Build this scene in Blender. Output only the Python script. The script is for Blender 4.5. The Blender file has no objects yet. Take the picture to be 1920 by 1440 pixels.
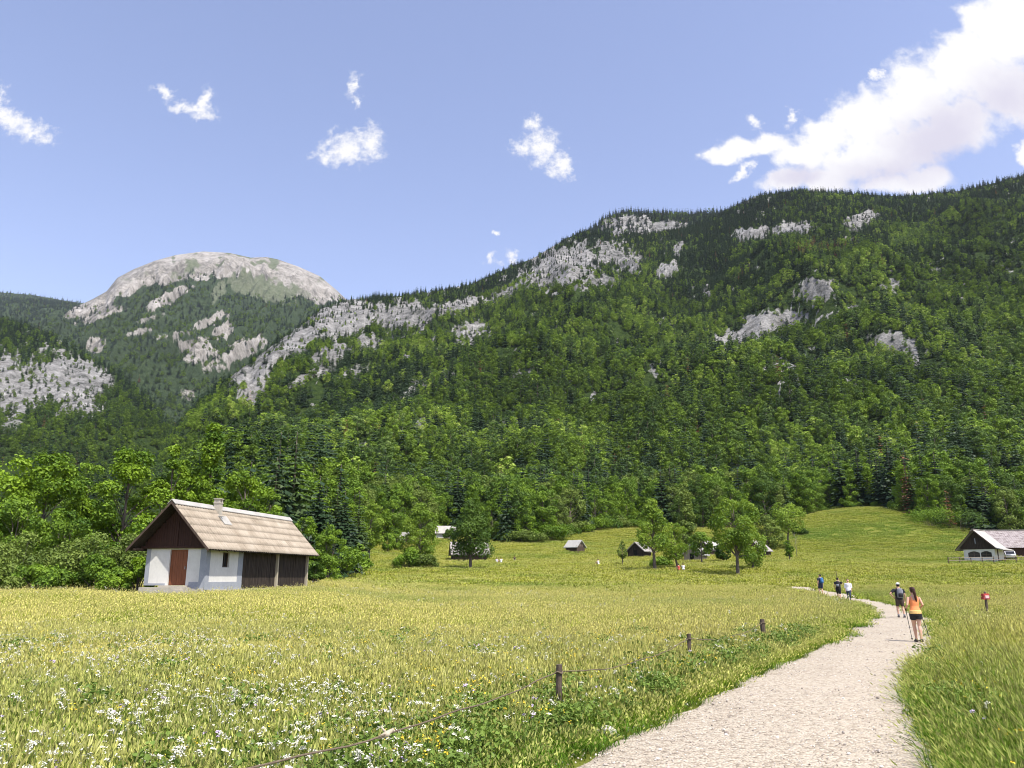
import bpy, math, numpy as np
from mathutils import Vector, Matrix
pi = math.pi
F = 1478.0; PIT = math.radians(13.75); cP, sP = math.cos(PIT), math.sin(PIT); CZ = 1.9
scene = bpy.context.scene
COL = scene.collection
RNG = np.random.default_rng(11)
SUN_TO = Vector((0.66 * math.cos(math.radians(60)), -0.751 * math.cos(math.radians(60)), math.sin(math.radians(60)))).normalized()

# ------------------------------------------------------------------ survey helpers (photo bearing -> place in the world)
def te(py): return math.tan(math.atan((720 - py) / F) + PIT)
def un(px, py, Y):
    t = te(py); return ((px - 960) / F * Y * (cP + t * sP), Y, CZ + Y * t)
def proj(x, y, z):
    z = z - CZ; d = np.maximum(y * cP + z * sP, 0.1)
    return 960 + F * x / d, 720 - F * (-y * sP + z * cP) / d
def sstep(a, b, x):
    t = np.clip((x - a) / (b - a), 0, 1); return t * t * (3 - 2 * t)
def _h(ix, iy, s):
    h = (ix.astype(np.int64) * 374761393 + iy.astype(np.int64) * 668265263 + s * 144665) & 0xffffffff
    h = ((h ^ (h >> 13)) * 1274126177) & 0xffffffff
    return ((h ^ (h >> 16)) & 0xffff) / 65535.0
def vn(x, y, s=0):
    x = np.asarray(x, float); y = np.asarray(y, float)
    ix = np.floor(x); iy = np.floor(y); fx = x - ix; fy = y - iy
    fx = fx * fx * (3 - 2 * fx); fy = fy * fy * (3 - 2 * fy)
    a = _h(ix, iy, s); b = _h(ix + 1, iy, s); c = _h(ix, iy + 1, s); d = _h(ix + 1, iy + 1, s)
    return a + (b - a) * fx + (c - a) * fy + (a - b - c + d) * fx * fy
def fbm(x, y, s=0, o=4):
    t = 0; a = .5; n = 0
    for i in range(o):
        t = t + a * vn(x, y, s + i * 17); n += a; a *= .5; x = np.asarray(x) * 2.03 + 5.1; y = np.asarray(y) * 2.03 + 1.7
    return t / n
def ridged(x, y, s=0, o=4):
    t = 0; a = .5; n = 0
    for i in range(o):
        t = t + a * (1 - np.abs(2 * vn(x, y, s + i * 17) - 1)); n += a; a *= .5; x = np.asarray(x) * 2.1 + 3.1; y = np.asarray(y) * 2.1 + 7.7
    return t / n

# ------------------------------------------------------------------ objects
def tag(o, label=None, cat=None, group=None, kind=None):
    if label: o['label'] = label
    if cat: o['category'] = cat
    if group: o['group'] = group
    if kind: o['kind'] = kind
    return o
def empty(name, loc=(0, 0, 0), rz=0, label=None, cat=None, group=None):
    o = bpy.data.objects.new(name, None); COL.objects.link(o)
    o.empty_display_size = .2
    o.location = loc; o.rotation_euler = (0, 0, rz); return tag(o, label, cat, group)
def np_mesh(name, V, polys, mats, mi=None, smooth=False, attrs=None):
    """V (n,3); polys: list of (k,m) int arrays; attrs: {name: per-vertex floats}"""
    me = bpy.data.meshes.new(name); V = np.asarray(V, np.float32)
    polys = [np.asarray(p, np.int32) for p in polys if len(p)]
    nl = sum(p.size for p in polys); nf = sum(len(p) for p in polys)
    me.vertices.add(len(V)); me.vertices.foreach_set('co', V.ravel())
    me.loops.add(nl); me.loops.foreach_set('vertex_index', np.concatenate([p.ravel() for p in polys]))
    tot = np.concatenate([np.full(len(p), p.shape[1], np.int32) for p in polys])
    st = np.concatenate([[0], np.cumsum(tot)[:-1]]).astype(np.int32)
    me.polygons.add(nf); me.polygons.foreach_set('loop_start', st)
    try: me.polygons.foreach_set('loop_total', tot)
    except Exception: pass
    for m in (mats if isinstance(mats, (list, tuple)) else [mats]): me.materials.append(m)
    if mi is not None: me.polygons.foreach_set('material_index', np.asarray(mi, np.int32))
    me.polygons.foreach_set('use_smooth', np.full(nf, bool(smooth)))
    for k, a in (attrs or {}).items():
        at = me.attributes.new(k, 'FLOAT', 'POINT'); at.data.foreach_set('value', np.asarray(a, np.float32))
    me.update(calc_edges=True); return me
def link(name, me, parent=None, loc=None):
    o = bpy.data.objects.new(name, me); COL.objects.link(o)
    if parent: o.parent = parent
    if loc: o.location = loc
    return o
class MB:
    def __init__(s): s.v = []; s.f = []; s.m = []; s.mi = 0
    def add(s, V, Fc):
        b = len(s.v); s.v += [tuple(map(float, p)) for p in V]
        for f in Fc: s.f.append([b + i for i in f]); s.m.append(s.mi)
    def box(s, x0, x1, y0, y1, z0, z1):
        s.add([(x0,y0,z0),(x1,y0,z0),(x1,y1,z0),(x0,y1,z0),(x0,y0,z1),(x1,y0,z1),(x1,y1,z1),(x0,y1,z1)],
              [(3,2,1,0),(4,5,6,7),(0,1,5,4),(1,2,6,5),(2,3,7,6),(3,0,4,7)]); return s
    def prism(s, prof, axis, a0, a1):
        """2-D outline (counter-clockwise) extruded along an axis"""
        n = len(prof)
        P = {'x': lambda p, a: (a, p[0], p[1]), 'y': lambda p, a: (p[0], a, p[1]), 'z': lambda p, a: (p[0], p[1], a)}[axis]
        V = [P(p, a0) for p in prof] + [P(p, a1) for p in prof]
        Fc = [[(i+1) % n, i, i+n, (i+1) % n + n] for i in range(n)] + [list(range(n)), list(range(2*n-1, n-1, -1))]
        s.add(V, Fc); return s
    def tube(s, pts, rad, n=8, caps=True, ry=None):
        pts = [Vector(p) for p in pts]; N = len(pts)
        if not hasattr(rad, '__len__'): rad = [rad] * N
        V = []; ref = None
        for i, p in enumerate(pts):
            t = (pts[min(i+1, N-1)] - pts[max(i-1, 0)]).normalized()
            if ref is None: ref = Vector((1, 0, 0)) if abs(t.x) < .8 else Vector((0, 1, 0))
            u = (ref - t * ref.dot(t)).normalized(); ref = u; w = t.cross(u)
            for k in range(n):
                a = 2 * pi * k / n
                V.append(p + u * (math.cos(a) * rad[i]) + w * (math.sin(a) * (rad[i] if ry is None else ry[i])))
        Fc = [[i*n+k, i*n+(k+1) % n, (i+1)*n+(k+1) % n, (i+1)*n+k] for i in range(N-1) for k in range(n)]
        if caps: Fc += [list(range(n-1, -1, -1)), [(N-1)*n+k for k in range(n)]]
        s.add(V, Fc); return s
    def rings(s, secs, n=16):
        """stack of ellipses (cx,cy,z,rx,ry)"""
        V = []; N = len(secs)
        for cx, cy, z, rx, ry in secs:
            V += [(cx + rx*math.cos(2*pi*k/n), cy + ry*math.sin(2*pi*k/n), z) for k in range(n)]
        Fc = [[i*n+k, i*n+(k+1) % n, (i+1)*n+(k+1) % n, (i+1)*n+k] for i in range(N-1) for k in range(n)]
        Fc += [list(range(n-1, -1, -1)), [(N-1)*n+k for k in range(n)]]
        s.add(V, Fc); return s
    def ball(s, c, r, n=10, sq=(1, 1, 1)):
        s.rings([(c[0], c[1], c[2] + r*sq[2]*math.sin(a), r*sq[0]*math.cos(a), r*sq[1]*math.cos(a)) for a in np.linspace(-1.5, 1.5, max(5, n//2+1))], n); return s
    def mesh(s, name, mats, smooth=False):
        me = bpy.data.meshes.new(name); me.from_pydata(s.v, [], s.f)
        for m in (mats if isinstance(mats, (list, tuple)) else [mats]): me.materials.append(m)
        me.polygons.foreach_set('material_index', s.m)
        me.polygons.foreach_set('use_smooth', [bool(smooth)] * len(s.f)); me.update(); return me
    def obj(s, name, mats, parent=None, smooth=False, loc=None): return link(name, s.mesh(name, mats, smooth), parent, loc)

# ------------------------------------------------------------------ materials
class NT:
    def __init__(s, mat):
        s.t = mat.node_tree; s.t.nodes.clear()
    def n(s, typ, ins=None, **kw):
        nd = s.t.nodes.new(typ)
        for k, v in kw.items(): setattr(nd, k, v)
        for k, v in (ins or {}).items():
            sk = nd.inputs[k]
            if isinstance(v, bpy.types.NodeSocket): s.t.links.new(v, sk)
            else: sk.default_value = v
        return nd
    def math(s, op, a, b=0.0, clamp=False):
        return s.n('ShaderNodeMath', {0: a, 1: b}, operation=op, use_clamp=clamp).outputs[0]
    def mix(s, f, a, b):
        nd = s.n('ShaderNodeMix', data_type='RGBA')
        for i, v in ((0, f), (6, a), (7, b)):
            if isinstance(v, bpy.types.NodeSocket): s.t.links.new(v, nd.inputs[i])
            else: nd.inputs[i].default_value = v if i == 0 else (*v[:3], 1)
        return nd.outputs[2]
    def mixv(s, f, a, b):
        nd = s.n('ShaderNodeMix', {0: f, 2: a, 3: b}, data_type='FLOAT'); return nd.outputs[0]
    def noise(s, vec, scale, detail=4, rough=.55):
        return s.n('ShaderNodeTexNoise', {'Vector': vec, 'Scale': scale, 'Detail': detail, 'Roughness': rough}).outputs['Fac']
    def ramp(s, fac, stops, interp='LINEAR'):
        nd = s.n('ShaderNodeValToRGB', {'Fac': fac}); r = nd.color_ramp; r.interpolation = interp
        while len(r.elements) > 1: r.elements.remove(r.elements[-1])
        for i, (p, c) in enumerate(stops):
            e = r.elements[0] if i == 0 else r.elements.new(p)
            e.position = p; e.color = (*c[:3], 1) if hasattr(c, '__len__') else (c, c, c, 1)
        return nd.outputs['Color']
    def pos(s): return s.n('ShaderNodeNewGeometry').outputs['Position']
    def obj(s): return s.n('ShaderNodeTexCoord').outputs['Object']
    def scalev(s, v, sc):
        return s.n('ShaderNodeVectorMath', {0: v, 1: sc}, operation='MULTIPLY').outputs[0]
    def attr(s, name, typ='GEOMETRY'): return s.n('ShaderNodeAttribute', attribute_name=name, attribute_type=typ).outputs['Fac']
    def bump(s, h, strength=.3, dist=.02): return s.n('ShaderNodeBump', {'Height': h, 'Strength': strength, 'Distance': dist}).outputs[0]
    def out(s, sh): s.n('ShaderNodeOutputMaterial', {'Surface': sh})
    def pbr(s, col, rough=.8, normal=None, spec=.3, **kw):
        ins = {'Base Color': col if isinstance(col, bpy.types.NodeSocket) else (*col, 1), 'Roughness': rough, 'Specular IOR Level': spec}
        if normal is not None: ins['Normal'] = normal
        ins.update(kw); return s.n('ShaderNodeBsdfPrincipled', ins).outputs[0]
MATS = {}
def newmat(name):
    m = bpy.data.materials.new(name); m.use_nodes = True; MATS[name] = m; return m, NT(m)
def simple(name, c1, c2=None, scale=3, rough=.8, stretch=(1, 1, 1), bump=.2, bdist=.01, spec=.3, metal=0, c3=None):
    """weathered single-material surface: two or three tones broken up by noise"""
    m, t = newmat(name); c2 = c2 or tuple(x * .8 for x in c1)
    o = t.scalev(t.obj(), stretch); n1 = t.noise(o, scale, 6, .6); n2 = t.noise(o, scale * 6.3, 4, .6)
    f = t.math('ADD', t.math('MULTIPLY', n1, .65), t.math('MULTIPLY', n2, .35))
    st = [(.36, c1), (.62, c2)] + ([(.72, c3)] if c3 else [])
    t.out(t.pbr(t.ramp(f, st), rough, t.bump(f, bump, bdist) if bump else None, spec, Metallic=metal)); return m
def leafmat(name, dark, light, third=None, trans=.18, rough=.55):
    m, t = newmat(name)
    v = t.attr('v'); ti = t.attr('tint', 'INSTANCER'); r = t.n('ShaderNodeObjectInfo').outputs['Random']
    f = t.math('ADD', t.math('MULTIPLY', v, .6), t.math('MULTIPLY', t.math('ADD', ti, t.math('MULTIPLY', r, .35)), .4))
    c = t.ramp(f, [(.1, dark), (.75, light)] + ([(.98, third)] if third else []))
    b = t.pbr(c, rough, None, .22)
    tr = t.n('ShaderNodeBsdfTranslucent', {'Color': t.mix(.5, c, (light[0]*1.5, light[1]*1.5, light[2]*.9))}).outputs[0]
    t.out(t.n('ShaderNodeMixShader', {0: trans, 1: b, 2: tr}).outputs[0]); return m
leafmat('leaf_bright', (.035, .090, .006), (.25, .38, .022), (.45, .55, .07))
leafmat('leaf_fresh', (.080, .155, .018), (.31, .42, .055), (.48, .56, .14), .34)
leafmat('leaf_mid', (.042, .10, .010), (.24, .37, .030), (.42, .52, .09))
leafmat('leaf_deep', (.026, .066, .010), (.12, .20, .024), (.22, .30, .06))
leafmat('leaf_olive', (.06, .10, .016), (.24, .32, .06), (.36, .43, .12))
leafmat('needle_dark', (.009, .024, .011), (.032, .064, .022), (.060, .10, .035), .1)
leafmat('needle_pale', (.025, .055, .018), (.085, .13, .035), (.12, .17, .06), .2)
leafmat('needle_rust', (.10, .045, .02), (.26, .12, .06), (.32, .18, .10), .15)
leafmat('wood_low', (.012, .036, .004), (.20, .315, .026), (.44, .54, .11))
leafmat('wood_high', (.012, .034, .008), (.120, .205, .036), (.26, .35, .10))
leafmat('flower_leaf', (.07, .12, .02), (.16, .24, .04))
simple('bark', (.075, .06, .045), (.16, .135, .11), 2.5, .9, (3, 3, .6), .6, .03)
simple('bark_pale', (.16, .14, .12), (.28, .26, .23), 2.5, .9, (3, 3, .6), .5, .03)
def grassmat(name, base, mid, top, head, trans=.22):
    m, t = newmat(name); h = t.attr('h'); v = t.attr('v'); ti = t.attr('tint', 'INSTANCER')
    c = t.ramp(t.math('MULTIPLY', h, .5), [(0, tuple(q*.35 for q in base)), (.22, mid), (.5, top), (.7, head)])  # root end darkened, puts shade at the foot of the blades into the colour
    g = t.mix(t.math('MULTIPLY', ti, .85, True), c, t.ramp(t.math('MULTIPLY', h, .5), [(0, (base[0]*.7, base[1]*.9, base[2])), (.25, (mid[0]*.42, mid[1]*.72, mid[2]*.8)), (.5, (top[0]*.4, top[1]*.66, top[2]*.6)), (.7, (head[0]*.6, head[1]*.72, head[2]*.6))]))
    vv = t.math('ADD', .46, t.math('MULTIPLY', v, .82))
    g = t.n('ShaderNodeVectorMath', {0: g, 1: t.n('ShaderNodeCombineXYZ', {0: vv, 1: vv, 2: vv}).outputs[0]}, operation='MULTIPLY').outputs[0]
    b = t.pbr(g, .6, None, .15); tr = t.n('ShaderNodeBsdfTranslucent', {'Color': g}).outputs[0]
    t.out(t.n('ShaderNodeMixShader', {0: trans, 1: b, 2: tr}).outputs[0]); return m
grassmat('grass_blade', (.06, .11, .010), (.18, .27, .016), (.42, .455, .045), (.68, .63, .21))
grassmat('grass_stem', (.10, .14, .014), (.24, .30, .03), (.46, .45, .08), (.66, .60, .24))
grassmat('grass_far', (.20, .25, .022), (.36, .40, .040), (.52, .52, .085), (.66, .62, .24))
simple('petal_white', (.62, .61, .52), (.52, .52, .40), 20, .7, bump=0)
simple('petal_purple', (.45, .36, .52), (.55, .46, .60), 20, .7, bump=0)
simple('petal_yellow', (.70, .55, .04), (.62, .42, .03), 20, .7, bump=0)
simple('plaster', (.68, .67, .62), (.57, .56, .52), 1.2, .9, (1, 1, .6), .25, .006)
simple('plaster_grey', (.33, .35, .38), (.26, .28, .31), 1.5, .9, bump=.3)
simple('concrete', (.50, .46, .38), (.36, .33, .27), 2.2, .92, bump=.5)
simple('timber_dark', (.045, .030, .022), (.10, .072, .052), 1.4, .85, (7, 7, .5), .5, .012)
simple('timber_black', (.012, .009, .007), (.062, .046, .035), 1.4, .85, (7, 7, .5), .4, .012)
simple('timber_red', (.030, .014, .010), (.060, .027, .018), 1.4, .8, (7, 7, .5), .4, .012)
simple('door_wood', (.24, .085, .035), (.14, .045, .018), 2.0, .6, (9, 9, .5), .4, .008)
simple('timber_grey', (.20, .16, .12), (.34, .29, .23), 1.4, .9, (7, 7, .5), .6, .012)
simple('timber_pale', (.46, .41, .31), (.34, .30, .22), 1.8, .85, (6, 6, .6), .4, .01)
simple('post_wood', (.055, .040, .030), (.13, .10, .075), 6, .9, (4, 4, .7), .8, .02)
simple('rope_fibre', (.09, .068, .045), (.17, .135, .09), 40, .9, bump=.8, bdist=.01)
simple('glass_dark', (.012, .013, .015), (.02, .022, .024), 1, .12, bump=0, spec=.5)
simple('recess_dark', (.008, .008, .008), (.015, .014, .013), 2, .9)
simple('roof_shingle', (.36, .34, .31), (.20, .18, .16), 1.3, .9, (1, 1, 1), .5, .03)
simple('roof_white', (.42, .41, .37), (.31, .30, .275), 1.0, .75, (1, 1, 1), .3, .02)
simple('sign_red', (.52, .07, .06), (.40, .05, .05), 6, .55, bump=.1)
simple('sign_pale', (.75, .55, .55), (.66, .42, .42), 6, .6, bump=.1)
simple('skin', (.62, .38, .27), (.56, .33, .23), 9, .55, bump=0)
simple('hair_brown', (.07, .028, .016), (.035, .015, .010), 12, .5, (3, 3, .6), .5, .006)
simple('hair_dark', (.02, .014, .011), (.010, .008, .007), 12, .5, (3, 3, .6), .5, .006)
simple('cloth_orange', (.85, .30, .11), (.74, .24, .09), 8, .85, bump=.3)
simple('cloth_hem', (.80, .52, .20), (.70, .44, .16), 8, .85, bump=.3)
simple('cloth_black', (.016, .016, .019), (.026, .026, .030), 8, .85, bump=.3)
simple('cloth_brown', (.075, .055, .042), (.05, .038, .03), 8, .85, bump=.3)
simple('cloth_white', (.80, .80, .84), (.70, .70, .75), 8, .85, bump=.3)
simple('cloth_navy', (.02, .03, .055), (.03, .04, .07), 8, .85, bump=.3)
simple('cloth_blue', (.05, .17, .36), (.03, .11, .27), 6, .7, bump=.3)
simple('cloth_grey', (.12, .125, .15), (.20, .21, .24), 6, .7, bump=.3)
simple('cloth_red', (.50, .10, .07), (.42, .08, .06), 6, .8, bump=.3)
simple('shoe_dark', (.05, .04, .04), (.09, .075, .07), 10, .7, bump=.3)
simple('car_paint', (.72, .72, .74), (.68, .68, .70), 1, .25, bump=0, spec=.5)
simple('rubber', (.02, .02, .02), (.03, .03, .03), 10, .85)
simple('metal_grey', (.35, .35, .36), (.28, .28, .29), 10, .35, bump=0, metal=.8)
simple('limestone', (.62, .58, .52), (.42, .40, .36), 5, .9, bump=.6)
# main barn roof: pale fibre-cement sheets with lichen, soot below the chimney
m, t = newmat('roof_sheet'); o = t.obj()
n1 = t.noise(o, .9, 6, .65); n2 = t.noise(t.scalev(o, (.6, 5, .6)), 2.2, 5, .6); n3 = t.noise(o, 7, 5, .7)
f = t.math('ADD', t.math('MULTIPLY', n1, .5), t.math('ADD', t.math('MULTIPLY', n2, .3), t.math('MULTIPLY', n3, .2)))
bk = t.n('ShaderNodeTexBrick', {'Vector': t.n('ShaderNodeCombineXYZ', {0: t.n('ShaderNodeSeparateXYZ', {0: o}).outputs[1], 1: t.n('ShaderNodeSeparateXYZ', {0: o}).outputs[2]}).outputs[0],
    'Color1': (.40, .40, .40, 1), 'Color2': (.62, .62, .62, 1), 'Mortar': (.5, .5, .5, 1), 'Scale': 1.0, 'Mortar Size': 0.0, 'Brick Width': 1.1, 'Row Height': .49}).outputs['Color']
f = t.math('ADD', t.math('MULTIPLY', f, .75), t.math('MULTIPLY', t.n('ShaderNodeSeparateColor', {0: bk}).outputs[0], .25))
c = t.ramp(f, [(.33, (.11, .085, .06)), (.43, (.245, .205, .152)), (.54, (.345, .298, .23)), (.68, (.43, .38, .305))])
t.out(t.pbr(c, .9, t.bump(n3, .3, .01), .2))
m, t = newmat('roof_ribbed'); o = t.obj(); n1 = t.noise(t.scalev(o, (1, 3, .35)), 1.6, 6, .65)
t.out(t.pbr(t.ramp(n1, [(.35, (.13, .105, .10)), (.5, (.26, .23, .225)), (.66, (.34, .305, .30))]), .8, None, .25))
# ground under the grass
m, t = newmat('meadow_soil'); p = t.pos()
n1 = t.noise(t.scalev(p, (.5, 1, 1)), .035, 5, .6); n2 = t.noise(p, .55, 6, .7); n3 = t.noise(p, 9, 4, .7)
f = t.math('ADD', t.math('MULTIPLY', n1, .5), t.math('ADD', t.math('MULTIPLY', n2, .3), t.math('MULTIPLY', n3, .2)))
c = t.ramp(f, [(.36, (.06, .085, .012)), (.5, (.13, .15, .022)), (.64, (.22, .22, .045))])
t.out(t.pbr(c, .95, t.bump(n3, .6, .1), .1))
# gravel path
m, t = newmat('gravel'); p = t.pos()
vo = t.n('ShaderNodeTexVoronoi', {'Vector': p, 'Scale': 28.0, 'Randomness': 1.0}); vo2 = t.n('ShaderNodeTexVoronoi', {'Vector': p, 'Scale': 9.0})
n1 = t.noise(p, .5, 5, .6); n2 = t.noise(p, 60, 3, .7)
vc = t.n('ShaderNodeSeparateColor', {0: vo.outputs['Color']}).outputs[0]
f = t.math('ADD', t.math('MULTIPLY', vc, .55), t.math('ADD', t.math('MULTIPLY', n1, .3), t.math('MULTIPLY', n2, .15)))
c = t.ramp(f, [(.17, (.075, .06, .045)), (.31, (.265, .222, .165)), (.5, (.41, .358, .275)), (.85, (.52, .468, .38))])
c = t.mix(t.math('MULTIPLY', t.noise(p, .22, 3, .5), .5), c, (.46, .40, .315))
hh = t.math('ADD', t.math('MULTIPLY', vo.outputs['Distance'], -1.0), t.math('MULTIPLY', vo2.outputs['Distance'], -.6))
t.out(t.pbr(c, .92, t.bump(hh, .8, .03), .15))
m, t = newmat('pebble'); r = t.n('ShaderNodeObjectInfo').outputs['Random']; ti = t.attr('tint', 'INSTANCER')
t.out(t.pbr(t.ramp(ti, [(0, (.20, .17, .14)), (.3, (.42, .37, .32)), (.7, (.60, .55, .49)), (1, (.72, .68, .62))]), .9, None, .2))
# hillsides: forest floor, limestone and high turf by what grows there (rock / turf stored with the terrain)
def hillmat(name, floor1, floor2, rockA, rockB, rockC, sc=1.0):
    m, t = newmat(name); p = t.pos(); rk = t.attr('rock'); al = t.attr('turf')
    n1 = t.noise(p, .03*sc, 6, .65); n2 = t.noise(p, .16*sc, 5, .7); st = t.noise(t.scalev(p, (1, 1, .22)), .12*sc, 8, .75)
    fl = t.ramp(n2, [(.35, floor1), (.65, floor2)])  # floor tones kept dark, shade between the crowns put into the colour
    n0 = t.noise(p, .009*sc, 4, .6); rf = t.math('ADD', t.math('MULTIPLY', st, .5), t.math('ADD', t.math('MULTIPLY', n1, .25), t.math('MULTIPLY', n0, .25)))
    rc = t.ramp(rf, [(.41, rockA), (.50, rockB), (.62, rockC)])
    tf = t.ramp(n2, [(.35, (.09, .115, .06)), (.65, (.17, .185, .125))])
    ed = t.math('ADD', rk, t.math('MULTIPLY', t.math('SUBTRACT', n2, .5), .9))
    ck = t.n('ShaderNodeTexNoise', {'Vector': t.scalev(p, (1, 1, .4)), 'Scale': .05*sc, 'Detail': 6.0, 'Roughness': .6}, noise_type='RIDGED_MULTIFRACTAL').outputs['Fac']
    rc = t.mix(t.ramp(ck, [(.55, 0), (.95, .75)]), rc, tuple(q*.8 for q in rockA))
    c = t.mix(t.ramp(ed, [(.36, 0), (.54, 1)]), fl, rc)
    c = t.mix(t.ramp(t.math('ADD', al, t.math('MULTIPLY', t.math('SUBTRACT', n1, .5), .9)), [(.35, 0), (.6, 1)]), c, tf)
    t.out(t.pbr(c, .95, t.bump(t.math('ADD', st, n2), .9, 5/sc), .1)); return m
hillmat('hill_near', (.016, .034, .008), (.050, .080, .016), (.075, .078, .068), (.23, .228, .215), (.44, .435, .41))
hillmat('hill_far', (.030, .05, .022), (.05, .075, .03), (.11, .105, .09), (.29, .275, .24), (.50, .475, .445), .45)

# ------------------------------------------------------------------ the lie of the land
_yy = np.array([-80, 0, 45, 66, 90, 105, 115, 140, 170, 230, 300, 400, 9000.])
_zz = np.array([-1.9, -1.9, -1.9, -1.65, -.6, .25, 1.0, 2.6, 4.5, 12.3, 22, 26, 26.]) + CZ
_ty = np.arange(-80, 700, 1.0); _tz = np.interp(_ty, _yy, _zz)
_k = np.exp(-.5 * (np.arange(-12, 13) / 5.0) ** 2); _tz = np.convolve(np.pad(_tz, 12, mode='edge'), _k / _k.sum(), 'valid')
def G(x, y):
    x = np.asarray(x, float); y = np.asarray(y, float)
    z = np.interp(y, _ty, _tz); u = x / np.maximum(y, 20)
    z = z + .62 * sstep(-.06, -.26, u) * sstep(22, 46, y) * sstep(95, 70, y)
    z = z + 6.6 * np.exp(-((u - .46) / .13) ** 2) * sstep(165, 235, y)
    z = z + 1.6 * np.exp(-((u + .19) / .05) ** 2) * sstep(130, 190, y)
    far = sstep(20, 90, y)
    return z + (fbm(x * .11, y * .11, 3, 3) - .5) * .22 * (1 - far * .5) * sstep(6, 14, y) + (fbm(x * .03, y * .035, 9, 3) - .5) * 1.3 * far
def hit(px, py, y0=5., y1=420., up=0.0):
    Y = np.arange(y0, y1, .25); t = te(py); X = (px - 960) / F * Y * (cP + t * sP); Z = CZ + t * Y
    d = Z - G(X, Y) - up; i = np.argmax(d <= 0)
    if d[i] > 0: i = len(Y) - 1
    return float(X[i]), float(Y[i]), float(G(X[i], Y[i]))
def at(px, Y):
    x = (px - 960) / F * Y * .972; g = float(G(x, Y)); x = (px - 960) / F * (Y * cP + (g - CZ) * sP); return x, Y, float(G(x, Y))
PL = np.array([(-5.2, -5), (-3.9, 0), (-2.05, 4), (-.05, 7.84), (.75, 9.3), (2.15, 11.8), (4.1, 15.2), (7.6, 21.4), (11.3, 28), (16.4, 38), (20.8, 48), (24.0, 58), (26.2, 70), (26.2, 83), (23.2, 96), (17, 107)])
PR = np.array([(-.9, -5), (.8, 0), (2.5, 4), (4.15, 7.84), (4.9, 9.75), (6.2, 12.9), (8.7, 17.8), (12.5, 23.8), (19.6, 38), (25.4, 54), (27.7, 60), (29.6, 70), (29.7, 83), (27.2, 96), (21, 107)])
def pathd(x, y):
    """signed distance outside the path (negative on it)"""
    L = np.interp(y, PL[:, 1], PL[:, 0]); R = np.interp(y, PR[:, 1], PR[:, 0])
    d = np.maximum(L - x, x - R) * .86
    return np.where(y > 82.3, 9.0, d)

# ------------------------------------------------------------------ camera, light, air
cam = bpy.data.cameras.new('camera'); co = bpy.data.objects.new('camera', cam); COL.objects.link(co)
co.location = (0, 0, CZ); co.rotation_euler = (pi/2 + PIT, 0, 0)
cam.sensor_width = 36; cam.lens = 36 * F / 1920; cam.clip_start = .1; cam.clip_end = 20000
scene.camera = co
sun = bpy.data.lights.new('sun', 'SUN'); so = bpy.data.objects.new('sun', sun); COL.objects.link(so)
sun.energy = 5.0; sun.angle = math.radians(.53); sun.color = (1, .945, .86)
so.rotation_euler = SUN_TO.to_track_quat('Z', 'Y').to_euler()
scene.view_settings.view_transform = 'Standard'; scene.view_settings.look = 'None'; scene.view_settings.gamma = 1
scene.view_settings.exposure = .48
scene.cycles.max_bounces = 6; scene.cycles.diffuse_bounces = 3; scene.cycles.transmission_bounces = 3; scene.cycles.volume_bounces = 0
scene.cycles.transparent_max_bounces = 8
scene.cycles.use_denoising = True; scene.cycles.filter_width = 1.0

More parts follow.
